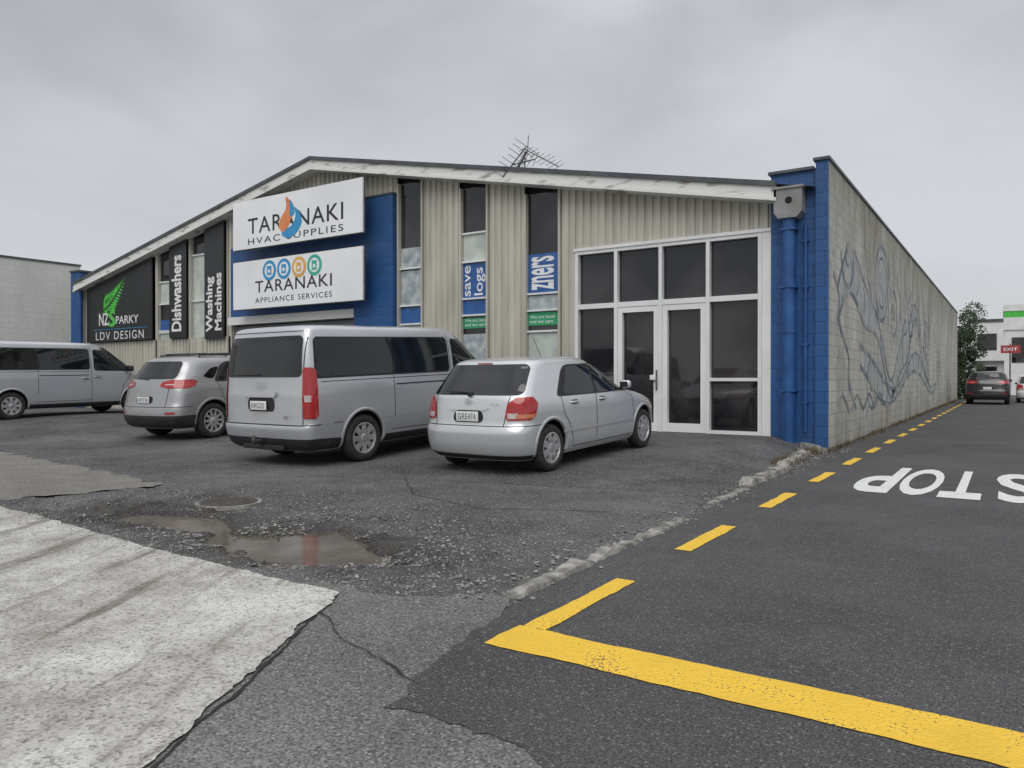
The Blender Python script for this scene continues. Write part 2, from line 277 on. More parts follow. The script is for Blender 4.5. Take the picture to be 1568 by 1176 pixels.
# ---------------------------------------------------------------- ground
HOLES=[(-4.38,3.74,0.64,0.50,0.08),(-6.0,3.84,0.52,0.28,0.07),(-5.2,3.8,1.4,0.55,0.014),(-7.2,3.7,0.7,0.25,0.035),(-3.55,3.85,0.35,0.25,0.03)]
def hbase(X,Y):
    h=0.2*smooth((Y-7.0)/6.0)*smooth((-X-2.45)/1.2)
    h+=0.16*smooth((-X-14.5)/5)*smooth((Y-6)/3)*(1-0.75*smooth((Y-9.5)/4))
    return h
def hfun(X,Y):
    h=hbase(X,Y)
    if -9<X<-2.6 and 2.9<Y<6:
        wob=0.45*nz(X,Y,1.6)+0.22*nz(X,Y,5)+0.12*nz(X,Y,12)
        k=smooth((Y-3.06)/0.12)
        for cx,cy,rx,ry,dp in HOLES:
            r=math.hypot((X-cx)/rx,(Y-cy)/ry)+wob
            h-=dp*smooth((1.22-r)/0.28)*k
        m=smooth((1.55-math.hypot((X+5.2)/2.5,(Y-4.1)/1.1))/0.45)*k
        st=smooth((nz(X,Y,2.1,11)+0.4*nz(X,Y,7,3)-0.02)/0.05)
        h+=m*(0.009*nz(X,Y,6)+0.009*nz(X,Y,17,3)-0.026*st)
    return h
def axis(segs):
    out=[]
    for a,b,s in segs:
        k=max(1,round((b-a)/s)); out+=[a+(b-a)*i/k for i in range(k)]
    out.append(segs[-1][1]); return out
xs=axis([(-800,-100,100),(-100,-30,10),(-30,-9,0.7),(-9,-2.4,0.025),(-2.4,-2.0,0.2),(-2.0,10,1.5),(10,50,10),(50,800,150)])
ys=axis([(-300,-20,40),(-20,2.0,2),(2.0,2.9,0.3),(2.9,5.6,0.025),(5.6,14,0.35),(14,60,5),(60,1200,150)])
V=[(x,y,hfun(x,y)) for y in ys for x in xs]; nx=len(xs)
F=[(j*nx+i,j*nx+i+1,(j+1)*nx+i+1,(j+1)*nx+i) for j in range(len(ys)-1) for i in range(nx-1)]
mk('ground',V,F,M['lot'],None,True)

def sheet(name,poly,z,mat,rough_edge=0.0,step=0.12,flat=()):
    pts=[]
    n=len(poly)
    for i in range(n):
        a=Vector(poly[i]); b=Vector(poly[(i+1)%n]); L=(b-a).length
        rr=rough_edge if (i not in flat) else 0
        k=max(1,int(L/step)) if (rr and L<40) else 1
        d=(b-a).normalized(); nn=Vector((-d.y,d.x))
        for j in range(k):
            p=a+(b-a)*(j/k)
            if rr and j>0: p=p+nn*rr*min(1,j/3,(k-j)/3)*(nz(p.x,p.y,2.3)+0.6*nz(p.x,p.y,7.5,5)+0.5*nz(p.x,p.y,23,2))
            pts.append((p.x,p.y,z))
    o=mk(name,pts,[tuple(range(len(pts)))],mat)
    bm=bmesh.new(); bm.from_mesh(o.data); bmesh.ops.triangulate(bm,faces=bm.faces[:],ngon_method='EAR_CLIP')
    for f in bm.faces:
        if f.normal.z<0: f.normal_flip()
    bm.to_mesh(o.data); bm.free()
    return o
sheet('street_pavement',[(-2.28,3.45),(-2.75,3.15),(-3.6,3.02),(-8.0,2.9),(-8.0,-12),(20,-12),(20,2.6),(-1.9,2.6)],0.004,M['old'],0.09,0.04,flat=(3,4,5,6,7))
RD=empty('laneway_road')
a_=sheet('near_surface',[(-1.9,2.02),(-1.3,2.05),(-.9,1.78),(0.2,1.8),(6.5,1.85),(6.5,3.6),(-2.22,3.6)],0.008,M['road'],0.06,0.04,flat=(4,5)); a_.parent=RD
a_=sheet('edge_surface',[(-2.22,3.6),(-1.0,3.6),(-1.0,10),(-2.4,10)],0.008,M['road'],0.05,0.05,flat=(0,1,2)); a_.parent=RD
V=[(-1.0,3.6,.008),(6.5,3.6,.008),(6.5,10,.008),(-1.0,10,.008),(-2.4,10,.008),(6.5,75,.008),(-2.42,75,.008)]
mk('far_surface',V,[(0,1,2,3),(4,3,2,5,6)],M['road'],RD)
sheet('brown_pavement_patch',[(-8.3,3.45),(-8.1,5.0),(-14.3,5.85),(-24,6.0),(-24,3.45)],0.004,M['brown'],0.18,0.06)
slab=sheet('concrete_footpath',[(-3.12,2.97),(-5.0,3.02),(-7.4,3.22),(-9,3.25),(-22,3.3),(-22,-8),(2.9,-8)],0.014,M['slab'],0.04,0.03,flat=(3,4,5))
def ribbon(name,pts,w,z,mat,parent=None,jit=0.02):
    v=[];f=[]; P=[]
    for i in range(len(pts)-1):
        a=Vector(pts[i]);b=Vector(pts[i+1]);k=max(1,int((b-a).length/0.04))
        P+=[a+(b-a)*j/k for j in range(k)]
    P.append(Vector(pts[-1]))
    for i,p in enumerate(P):
        d=(P[min(i+1,len(P)-1)]-P[max(i-1,0)]).normalized(); nn=Vector((-d.y,d.x)); q=p+nn*jit*(nz(p.x,p.y,3)*2+nz(p.x,p.y,14))
        ww=w*(0.35+1.3*abs(nz(p.x,p.y,8,9)))
        zz=z if not callable(z) else z(p.x,p.y)
        v+=[(*(q+nn*ww/2),zz),(*(q-nn*ww/2),zz)]
    for i in range(len(P)-1): f.append((2*i,2*i+1,2*i+3,2*i+2))
    return mk(name,v,f,mat,parent)
ribbon('pavement_crack',[(-2.95,2.7),(-2.6,2.5),(-2.25,2.35),(-1.95,2.25)],0.012,0.0115,M['gap'])
ribbon('pavement_crack',[(-3.1,2.95),(-2.2,1.33),(-1.2,-0.4)],0.022,0.0105,M['gap'],None,0.012)
for pts in ([(-8.2,5.6),(-7.0,6.6),(-5.2,7.1),(-3.2,7.6)],[(-9.5,4.9),(-8.8,6.2),(-9.2,7.4)],[(-3.0,6.2),(-4.1,5.7),(-5.2,6.0),(-6.1,6.9)]):
    ribbon('pavement_crack',pts,0.018,lambda x,y:hfun(x,y)+0.004,M['gap'])
for c in (((-4.42,3.74),0.9,0.68),((-6.0,3.84),0.7,0.42)):
    (cx,cy),rx,ry=c
    mk('puddle_water',[(cx+rx*math.cos(a*math.pi/20),cy+ry*math.sin(a*math.pi/20),-0.052) for a in range(40)],[tuple(range(40))],M['water'])
mh=empty('manhole_cover',(-6.35,4.6,0.004))
cyl('rim',(0,0,-0.06),(0,0,0.006),0.31,M['concrete'],mh,40); cyl('lid',(0,0,-0.03),(0,0,0.014),0.27,M['iron'],mh,40)
for i in range(-3,4):
    w=math.sqrt(max(0,0.24**2-(i*0.065)**2)); box('rib',-w,w,i*0.065-0.012,i*0.065+0.012,0.012,0.019,M['iron'],mh)
gv=[];gf=[]
def stone(x,y,z,s):
    b=len(gv)
    for dx,dy,dz in ((1,0,0),(-1,0,0),(0,1,0),(0,-1,0),(0,0,.8),(0,0,-.6)):
        gv.append((x+dx*s*random.uniform(.6,1.2),y+dy*s*random.uniform(.6,1.2),z+dz*s*random.uniform(.5,1)))
    for t in ((0,2,4),(2,1,4),(1,3,4),(3,0,4),(2,0,5),(1,2,5),(3,1,5),(0,3,5)): gf.append(tuple(b+k for k in t))
for i in range(9500):
    x=random.gauss(-4.4,1.35); y=random.gauss(3.75,0.65)
    if y<3.08 or x>-2.5: continue
    if nz(x,y,1.7,4)<-0.12: continue
    z=hfun(x,y)
    if z<-0.056: continue
    stone(x,y,z+0.003,random.choice([.004,.005,.006,.007,.009,.012,.019]))
for i in range(2600):
    x=random.uniform(-8,-2.5); y=random.uniform(3.1,8)
    stone(x,y,hfun(x,y)+0.003,random.choice([.003,.004,.005,.007]))
for i in range(900):
    x=random.gauss(-2.42,0.12); y=random.uniform(3.2,14)
    stone(x,y,0.012,random.choice([.004,.006,.009,.014,.02]))
for i in range(900):
    t=random.random(); x=-7.5+t*4.5+random.gauss(0,.1); y=3.2-.2*t+random.gauss(0,.12)
    stone(x,y,0.015,random.choice([.003,.004,.006,.008]))
mk('gravel',gv,gf,M['stone'])

def kerb(name,y0,y1,x,w,h,x1=None):
    x1=x if x1 is None else x1
    n=max(2,int((y1-y0)/0.05)); v=[];f=[]
    for i in range(n+1):
        t=i/n; y=y0+(y1-y0)*t; xx=x+(x1-x)*t
        e=min(1,min(i,n-i)/2+0.25)
        a=0.03*nz(xx,y,9,1);b=0.032*nz(xx,y,8,4);c=0.025*nz(xx,y,9,7)+0.02*nz(xx,y,25,2)
        hh=h*(0.6+0.9*abs(nz(xx,y,4,6)))*e
        v+=[(xx-w/2+a,y,-0.02),(xx-w/2+0.015+a,y,max(.004,hh+c)),(xx+a*.5,y,max(.004,hh*1.0-c*.6)),(xx+w/2-0.02+b,y,max(.004,hh*0.85+c*.5)),(xx+w/2+b,y,-0.02)]
    for i in range(n):
        for k in range(4): f.append((5*i+k,5*i+k+1,5*i+k+6,5*i+k+5))
    f.append((0,1,2,3,4)); f.append((5*n+4,5*n+3,5*n+2,5*n+1,5*n))
    return mk(name,v,f,M['concrete'],None,True,25)
kerb('concrete_kerb',3.42,4.35,-2.27,0.12,0.06); kerb('concrete_kerb',4.42,5.1,-2.29,0.11,0.045); kerb('concrete_kerb',5.18,6.2,-2.30,0.11,0.045)
kerb('concrete_kerb',7.1,8.3,-2.40,0.12,0.02); kerb('concrete_kerb',8.5,10.3,-2.46,0.16,0.095); kerb('concrete_kerb',10.55,12.7,-2.56,0.17,0.10,-2.7)

def quad(name,x0,x1,y0,y1,z,mat): return sheet(name,[(x0,y0),(x1,y0),(x1,y1),(x0,y1)],z,mat,0.012,0.04)
lm=empty('yellow_road_marking')
for o in [quad('corner_leg',-1.95,-1.83,3.06,4.1,0.0125,M['yellow']),quad('stop_bar',-1.97,6.0,2.76,3.055,0.0125,M['yellow'])]: o.parent=lm
y=5.03
while y<60:
    q=quad('dash',-1.95,-1.83,y,y+1.05,0.0125,M['yellow']); q.parent=lm; y+=2.12
SM=empty('stop_road_marking')
for ch,a,b in (('P',-1.46,-1.06),('O',-1.03,-.62),('T',-.60,-.22),('S',-.10,.31)):
    text('letter',ch,(b,11.4,0.0125),(-1,0,0),(0,-1,0),b-a,2.65,M['roadwhite'],SM,bold=0.025)

# ---------------------------------------------------------------- main building
B=empty('commercial_building')
XR,XL=-2.55,-27.7; XA=-15.12; YF=13.8; YB=53.4
def roofz(x): return 4.50+(6.98-4.50)*(1-abs(x-XA)/(XR-0.2-XA))
ZN,ZF=4.96,5.28
prism_yz('side_wall',[(13.66,-.1),(YB,-.1),(YB,ZF),(13.66,ZN)],XR-.2,XR,M['wall'],B)
box('side_wall_blue_end',XR-0.202,XR+0.002,13.64,13.70,-0.1,ZN-.002,M['blue'],B)
prism_yz('wall_coping',[(13.6,ZN),(YB+.03,ZF),(YB+.03,ZF+.05),(13.6,ZN+.05)],XR-.24,XR+.03,M['cap'],B)
box('blue_return_panel',-3.52,XR-0.205,13.72,13.95,-0.1,4.84,M['blue'],B)
box('panel_coping',-3.56,XR-0.245,13.66,14.0,4.84,4.89,M['cap'],B)
box('left_side_wall',XL,XL+0.2,13.66,YB,-0.1,5.03,M['nbwall'],B)
box('left_blue_end',XL-0.002,XL+0.55,13.62,13.9,-0.1,5.0,M['blue'],B)
box('left_coping',XL-0.03,XL+0.6,13.58,YB,5.0,5.06,M['cap'],B)
box('back_wall',XL+0.2,XR-0.2,YB-0.2,YB,-0.1,4.6,M['nbwall'],B)
prism_xz('front_wall_core',[(XL+0.2,-0.1),(XR-0.2,-0.1),(XR-0.2,roofz(XR-.2)-0.05),(XA,roofz(XA)-0.05),(XL+.2,roofz(XL+.2)-0.05)],13.9,14.05,M['under'],B)
def clad(name,x0,x1,z0,z1=None,y=YF,pitch=0.17,dep=0.045):
    v=[];f=[]; prof=[(0,0),(0.34,0),(0.46,-dep),(0.88,-dep),(1.0,0)]
    xx=[]
    k=math.floor(x0/pitch)
    while k*pitch<x1:
        for p,dy in prof[:-1]:
            X=(k+p)*pitch
            if x0<=X<=x1: xx.append((X,dy))
        k+=1
    xx=[(x0,0)]+xx+[(x1,0)]
    for X,dy in xx:
        zt=(roofz(X)-0.12) if z1 is None else z1
        v+=[(X,y+dy,z0),(X,y+dy,zt)]
    for i in range(len(xx)-1): f.append((2*i,2*i+2,2*i+3,2*i+1))
    return mk(name,v,f,M['clad'],B)
clad('cladding',-7.50,-3.54,3.92); clad('cladding',-7.84,-7.50,0.1)
clad('cladding',-9.70,-8.77,0.1); clad('cladding',-11.60,-10.54,0.1)
clad('cladding',-18.8,-12.45,5.0)
for a,b in ((-19.0,-18.8),(-20.95,-20.85),(-22.72,-22.6),(-27.2,-26.75)): clad('cladding',a,b,0.1)
clad('cladding',-26.75,-18.8,0.1,2.48)
def barge(x0,x1):
    for nm,a,b,y0,y1,mt in (('barge_board',-0.27,-0.04,13.42,13.47,'fascia'),('barge_cap',-0.06,0.03,13.38,13.52,'cap'),('barge_lower_trim',-0.31,-0.25,13.40,13.80,'fascia')):
        prism_xz(nm,[(x0,roofz(x0)+a),(x1,roofz(x1)+a),(x1,roofz(x1)+b),(x0,roofz(x0)+b)],y0,y1,M[mt],B)
barge(XA,-3.36); barge(-27.15,XA)
mk('roof',[(XR-.2,13.5,roofz(XR-.2)),(XA,13.5,roofz(XA)),(XA,YB,roofz(XA)),(XR-.2,YB,roofz(XR-.2)),(XL+.2,13.5,roofz(XL+.2)),(XL+.2,YB,roofz(XL+.2))],[(0,1,2,3),(1,4,5,2)],M['roof'],B)
ZG0,ZG1,ZT=0.2,3.86,2.71
cols=[-7.46,-6.57,-5.62,-4.68,-3.72]
box('glazing',-7.44,-3.74,13.86,13.88,ZG0,ZG1,M['glass'],B)
for x in cols: box('mullion',x-0.035,x+0.035,13.74,13.855,ZG0-.05,ZG1,M['frame'],B)
box('jamb',-3.68,-3.523,13.74,13.9,0,ZG1+0.06,M['white'],B)
for i in range(4):
    a,b=cols[i]+0.036,cols[i+1]-0.036
    box('head',a,b,13.745,13.855,ZG1-0.07,ZG1-0.001,M['frame'],B); box('transom',a,b,13.745,13.855,ZT-0.05,ZT+0.05,M['frame'],B)
    if i in (0,3):
        box('sill',a,b,13.745,13.855,ZG0-0.05,ZG0+0.06,M['frame'],B)
        if i==3: box('mid_rail',a,b,13.745,13.855,1.18,1.24,M['frame'],B)
    else:
        d0,d1=a+0.004,b-0.004
        zt=ZT-0.054
        box('door_stile',d0,d0+0.10,13.755,13.85,ZG0+0.005,zt,M['white'],B); box('door_stile',d1-0.10,d1,13.755,13.85,ZG0+0.005,zt,M['white'],B)
        box('door_top_rail',d0+0.101,d1-0.101,13.757,13.85,zt-0.11,zt,M['white'],B); box('door_bottom_rail',d0+0.101,d1-0.101,13.757,13.85,ZG0+0.005,ZG0+0.17,M['white'],B)
box('glazing_head_flashing',-7.52,-3.523,13.72,13.80,ZG1,ZG1+0.06,M['white'],B)
box('door_lock',-5.82,-5.70,13.70,13.76,1.2,1.30,M['inkw'],B,0.01); box('door_handle',-5.70,-5.675,13.70,13.74,1.0,1.40,M['steel'],B,0.01)
box('door_step',-7.6,-3.5,13.55,13.95,-0.05,0.175,M['concrete'],B)
def strip(x0,x1,parts,nm='window'):
    zt=min(roofz(x0),roofz(x1))-0.3
    z0=0.7
    box('window_surround',x0,x0+0.045,13.74,13.9,z0,zt,M['clad'],B); box('window_surround',x1-0.045,x1,13.74,13.9,z0,zt,M['clad'],B)
    box('window_glass',x0+0.045,x1-0.045,13.85,13.87,z0,zt,M['glass'],B)
    for a,b,mt in parts: box('window_panel',x0+0.056,x1-0.056,13.838,13.846,a,min(b,zt-.02),M[mt],B)
    for z in sorted(set([z0]+[p[0] for p in parts if p[2] in('paper','poster','blind')]+[p[1] for p in parts if p[2] in('blind',)])):
        box('window_rail',x0+0.046,x1-0.046,13.79,13.85,z-0.02,z+0.02,M['frame'],B)
    box('wall_below_window',x0,x1,13.8,13.9,0,z0-0.021,M['clad'],B)
strip(-8.75,-7.86,[(1.0,2.25,'blind'),(2.38,2.66,'green'),(2.70,3.02,'paper'),(3.06,3.92,'poster')])
strip(-10.52,-9.72,[(1.0,2.25,'paper'),(2.38,2.62,'green'),(2.68,3.02,'poster'),(3.06,3.86,'poster'),(3.9,4.55,'blind')])
strip(-12.42,-11.62,[(1.9,2.52,'paper'),(2.55,2.95,'poster'),(3.0,3.85,'paper'),(3.9,4.4,'paper')])
def vtext(s,x0,x1,z0,z1,y,mat,bold=0.03,nm='lettering'):
    return text(nm,s,(x1,y,z0),(0,0,1),(-1,0,0),z1-z0,x1-x0,mat,B,bold)
vtext('zners',-8.62,-8.05,3.14,3.86,13.836,M['inkw'],0.02)
vtext('save\nlogs',-10.42,-9.84,3.12,3.82,13.836,M['inkw'],0.01)
for x in (-8.66,-10.42):
    text('lettering','We are local\nand we care',(x,13.836,2.43),(1,0,0),(0,0,1),0.62,0.17,M['inkw'],B,0.005)
strip(-20.86,-20.02,[(1.4,2.2,'paper'),(2.4,3.6,'blind'),(3.6,5.0,'blind')])
strip(-22.60,-21.84,[(1.4,2.2,'paper'),(2.3,2.7,'blind'),(2.75,3.1,'poster'),(3.6,4.3,'blind')])
strip(-19.05,-18.82,[(2.5,3.6,'blind'),(3.7,4.8,'paper')])
def blackpanel(nm,x0,x1,z0):
    prism_xz(nm,[(x0,z0),(x1,z0),(x1,roofz(x1)-0.32),(x0,roofz(x0)-0.32)],13.66,13.70,M['black'],B)
blackpanel('washing_machines_sign_panel',-20.0,-19.08,2.42); blackpanel('dishwashers_sign_panel',-21.8,-20.92,2.5)
vtext('Washing\nMachines',-19.92,-19.17,2.62,4.35,13.655,M['inkw'],0.03); vtext('Dishwashers',-21.66,-21.15,2.7,5.05,13.655,M['inkw'],0.03)
blackpanel('electrician_sign_panel',-26.7,-22.75,2.5)
text('lettering','NZ',(-25.9,13.655,3.05),(1,0,0),(0,0,1),0.62,0.42,M['inkw'],B,0.02)
text('lettering','S',(-25.3,13.655,2.98),(1,0,0),(0,0,1),0.42,0.6,M['lime'],B,0.03)
text('lettering','PARKY',(-24.85,13.655,3.07),(1,0,0),(0,0,1),1.35,0.26,M['inkw'],B,0.01)
text('lettering','LDV DESIGN',(-26.1,13.655,2.56),(1,0,0),(0,0,1),2.9,0.27,M['inkw'],B,0.0,1.2)
box('rule_line',-26.3,-23.0,13.652,13.658,2.90,2.915,M['cyan'],B)
fv=[];ff=[]
spine=[(-25.6+1.35*t, 3.55+1.05*t**1.3) for t in [i/14 for i in range(15)]]
for i,(x,z) in enumerate(spine[:-1]):
    t=i/14; L=0.66*(1-t)**0.7
    for sgn in (1,-1):
        dx,dz=(0.25*L,0.9*L) if sgn>0 else (0.8*L,-0.25*L)
        b=len(fv); px,pz=(-dz*0.13,dx*0.13)
        fv+= [(x,13.654,z),(x+dx*.5+px,13.654,z+dz*.5+pz),(x+dx,13.654,z+dz),(x+dx*.5-px,13.654,z+dz*.5-pz)]
        ff.append((b,b+1,b+2,b+3))
mk('fern_logo',fv,ff,M['lime'],B)
box('blue_pier',-13.75,-12.45,13.62,13.9,-0.1,5.72,M['blue'],B)
box('pier_cap',-13.77,-12.43,13.60,13.92,5.72,5.76,M['cap'],B)
box('blue_band',-18.8,-13.76,13.70,13.9,3.02,5.0,M['blue'],B)
box('door_lintel',-18.8,-13.76,13.60,13.9,2.78,3.0,M['white'],B)
v=[];f=[]
for i in range(60):
    z=0.15+i*(2.6/59); v+=[(-18.78,13.80+(0.012 if i%2 else 0),z),(-13.77,13.80+(0.012 if i%2 else 0),z)]
for i in range(59): f.append((2*i,2*i+1,2*i+3,2*i+2))
mk('roller_door',v,f,M['roller'],B)
cyl('downpipe',(-3.18,13.58,0.1),(-3.18,13.58,4.0),0.11,M['bluepaint'],B,20)
cyl('downpipe_collar',(-3.18,13.58,2.02),(-3.18,13.58,2.14),0.125,M['bluepaint'],B,20)
for z in (1.0,2.8,3.8): box('pipe_bracket',-3.31,-3.05,13.46,13.72,z,z+0.035,M['bluepaint'],B)
cyl('conduit',(-2.92,13.66,0.3),(-2.92,13.66,3.9),0.03,M['bluepaint'],B,10)
for z in (.8,1.8,2.8,3.6): box('conduit_saddle',-2.97,-2.87,13.64,13.72,z,z+0.04,M['bluepaint'],B)
prism_xz('rain_head',[(-3.40,4.50),(-2.93,4.50),(-2.93,4.1),(-3.02,4.0),(-3.33,4.0),(-3.40,4.1)],13.42,13.715,M['grey'],B)
box('rain_head_lip',-3.43,-2.90,13.39,13.715,4.50,4.54,M['grey'],B)
disc_xz('rain_head_hole',-3.15,13.415,4.30,0.06,M['under'],B,20)
cyl('downpipe',(-26.95,13.55,0.1),(-26.95,13.55,4.9),0.09,M['bluepaint'],B,16)
# mural
MU=empty('wall_mural'); MU.parent=B
mcount=[0]
def mural(pts,w,mat=M['mural'],x=XR+0.004):
    mcount[0]+=1; x=x+0.0004*(mcount[0]%9)
    v=[];f=[]
    for i,(a,b) in enumerate(pts):
        p=Vector(pts[max(0,i-1)]);q=Vector(pts[min(len(pts)-1,i+1)]); d=(q-p); d=d.normalized() if d.length>0 else Vector((1,0)); n=Vector((-d.y,d.x)); ww=w*(0.6+0.6*abs(math.sin(i*0.17+pts[0][0])))
        v+=[(x,a+n.x*ww/2,b+n.y*ww/2),(x,a-n.x*ww/2,b-n.y*ww/2)]
    for i in range(len(pts)-1): f.append((2*i,2*i+1,2*i+3,2*i+2))
    mk('mural_line',v,f,mat,MU)
def fill(pts):
    mcount[0]+=1
    mk('mural_wash',[(XR+0.0012+.0003*(mcount[0]%6),a,b) for a,b in pts],[tuple(range(len(pts)))],M['mural2'],MU)
def body(y0,n,step,zc,half):
    P=[(y0+i*step, zc(i*step)) for i in range(n)]
    up=[];dn=[]
    for i,(a,b) in enumerate(P):
        h=half*(0.75+.35*math.sin(i*.12))*min(1,(n-i)/12+.1); up.append((a,b+h)); dn.append((a,b-h))
    for k in range(0,n-8,8): fill(up[k:k+9]+dn[k:k+9][::-1])
    mural(up,.10); mural(dn,.10)
    for k in range(3,n-4,5):
        a,b=P[k]; h=half*.7
        mural([(a-.05+.28*math.sin(t*.35),b-h+2*h*t/9) for t in range(10)],.05)
    return P
body(14.5,120,.16,lambda s:2.2+1.0*math.sin(s*.55+.4)+.25*math.sin(s*1.5),.42)
body(17,110,.18,lambda s:1.3+.5*math.sin(s*.5+2.2),.28)
def spiral(cy,cz,r,turns,sy=1.3,ph=0,sgn=1): return [(cy+sy*r*(1-t)**.8*math.cos(ph+sgn*turns*6.283*t),cz+r*(1-t)**.8*math.sin(ph+sgn*turns*6.283*t)) for t in [i/70*.95 for i in range(71)]]
for a in ((15.6,3.5,.6,1.4),(18.6,1.2,.7,1.6),(22.4,2.9,.8,1.8),(27,3.2,.8,1.6),(32,2.8,.9,2),(38,1.9,.9,2)): mural(spiral(*a,ph=a[0],sgn=1 if int(a[0])%2 else -1),0.075)
def oval(cy,cz,ry,rz,k=48): return [(cy+ry*math.cos(i*6.283/k),cz+rz*math.sin(i*6.283/k)) for i in range(k+1)]
fill(oval(20.2,3.55,1.05,.9)[:-1]); mural(oval(20.2,3.55,1.05,.9),0.12); mural(oval(20.2,3.55,.75,.6),0.06)
fill(oval(25.5,2.2,1.1,.8)[:-1]); mural(oval(25.5,2.2,1.1,.8),0.09)
mural([(14.1+.05*i+.2*math.sin(i*.3),3.1-.055*i) for i in range(46)],.10)
mural([(14.6+.09*i,.75+.15*math.sin(i*.35)) for i in range(70)],.08)
for k in range(9): mural([(17.5+k*1.9+.045*i, 4.1-.05*i+.12*math.sin(i*.4+k)) for i in range(26)],.06)

def signboard(nm,z0,z1):
    s=empty(nm)
    box('board',-17.95,-13.0,13.16,13.2,z0,z1,M['signw'],s)
    box('edge_frame',-17.97,-12.98,13.201,13.24,z0-0.02,z1+0.02,M['steel'],s)
    for x in (-17.4,-15.5,-13.4): box('bracket',x-0.03,x+0.03,13.241,13.75,z0+0.3,z0+0.36,M['steel'],s)
    return s
s1=signboard('supplies_signboard',4.78,6.10)
yy=13.155
text('lettering','TARANAKI',(-17.3,yy,5.17),(1,0,0),(0,0,1),3.65,0.42,M['ink'],s1,0.005,1.1)
text('lettering','HVAC SUPPLIES',(-17.3,yy,4.88),(1,0,0),(0,0,1),3.65,0.17,M['ink'],s1,0.0,1.25)
def blob(nm,pts,y,mat,par): return mk(nm,[(a,y,b) for a,b in pts],[tuple(range(len(pts)))],mat,par)
def arcf(pts):
    for _ in range(3):
        q=[]
        for i in range(len(pts)):
            a=pts[i];b=pts[(i+1)%len(pts)]; q+=[(a[0]*.75+b[0]*.25,a[1]*.75+b[1]*.25),(a[0]*.25+b[0]*.75,a[1]*.25+b[1]*.75)]
        pts=q
    return pts
blob('flame_logo',arcf([(-16.0,5.05),(-15.7,4.88),(-15.35,4.98),(-15.12,5.25),(-15.2,5.5),(-15.45,5.75),(-15.36,5.45),(-15.5,5.22),(-15.75,5.15)]),13.153,M['cyan'],s1)
blob('flame_logo',arcf([(-15.9,5.05),(-15.65,5.2),(-15.5,5.5),(-15.55,5.85),(-15.8,6.05),(-15.7,5.7),(-15.98,5.45),(-16.05,5.25)]),13.151,M['orange'],s1)
blob('flame_logo',arcf([(-15.62,5.42),(-15.42,5.5),(-15.42,5.7),(-15.62,5.95),(-15.6,5.7)]),13.149,M['cyan'],s1)
s2=signboard('appliance_signboard',3.14,4.44)
text('lettering','TARANAKI',(-17.0,yy,3.56),(1,0,0),(0,0,1),2.95,0.31,M['ink'],s2,0.005,1.1)
text('lettering','APPLIANCE SERVICES',(-17.0,yy,3.28),(1,0,0),(0,0,1),2.95,0.14,M['ink'],s2,0.0,1.2)
for i,c in enumerate(('cyan','cyan','amberi','teal')):
    cx=-16.42+i*0.58
    disc_xz('icon',cx,13.155,4.12,0.27,M[c],s2); disc_xz('icon_inner',cx,13.152,4.12,0.185,M['signw'],s2); 
    box('icon_glyph',cx-0.09,cx+0.09,13.148,13.150,4.00,4.24,M[c],s2)
    disc_xz('icon_dot',cx,13.145,4.10,0.05,M['signw'],s2)

A=empty('tv_antenna')
def rod(a,b,r=0.012): cyl('rod',a,b,r,M['steel'],A,6)
bx,by=-8.78,13.48; zb=roofz(bx)-0.22; S=.74
def ap(x,y,z): return (bx+x*S,by+y*S,zb+z*S)
rod(ap(-.15,0,0),ap(.35,0,.75),0.024); rod(ap(-.4,.1,.05),ap(.25,0,.55),0.016); rod(ap(.1,.3,.1),ap(.3,0,.6),0.013)
box('mast_bracket',bx-.2,bx+.02,by-.05,by+.05,zb-.05,zb+.06,M['steel'],A)
def yagi(p0,p1,n,hv,r=0.006):
    p0=Vector(p0);p1=Vector(p1); rod(p0,p1,0.014); hv=Vector(hv)
    for i in range(n):
        p=p0.lerp(p1,i/(n-1)); k=.7+.5*random.random(); rod(p-hv*k,p+hv*k,r)
yagi(ap(-.40,-.1,.12),ap(.35,0,.90),8,(.10,.22,-.10)); yagi(ap(.25,0,.85),ap(1.3,.2,.22),10,(.06,.16,.11)); yagi(ap(-.1,0,.45),ap(.6,.1,.52),5,(.02,.12,.2))
rod(ap(.38,0,.7),ap(.42,0,1.2),.009)

N=empty('neighbouring_building')
box('side_wall',-46,-29.0,-1,14.6,-0.1,5.45,M['nbwall'],N); box('coping',-46.03,-28.97,-1.03,14.63,5.45,5.52,M['cap'],N)
box('rear_block',-46,-28.5,14.7,45,-0.1,5.2,M['nbwall'],N)

# ---------------------------------------------------------------- vehicles
def pchip(xs_,ys_):
    xs_=np.array(xs_,float); ys_=np.array(ys_,float); h=np.diff(xs_); dl=np.diff(ys_)/h; m=np.zeros(len(xs_))
    m[0]=dl[0]; m[-1]=dl[-1]
    for i in range(1,len(xs_)-1):
        if dl[i-1]*dl[i]>0:
            w1=2*h[i]+h[i-1]; w2=h[i]+2*h[i-1]; m[i]=(w1+w2)/(w1/dl[i-1]+w2/dl[i])
    def f(x):
        x=min(max(x,xs_[0]),xs_[-1]); i=min(int(np.searchsorted(xs_,x,side='right'))-1,len(xs_)-2); i=max(i,0)
        t=(x-xs_[i])/h[i]; t2=t*t;t3=t2*t
        return float((2*t3-3*t2+1)*ys_[i]+(t3-2*t2+t)*h[i]*m[i]+(-2*t3+3*t2)*ys_[i+1]+(t3-t2)*h[i]*m[i+1])
    return f
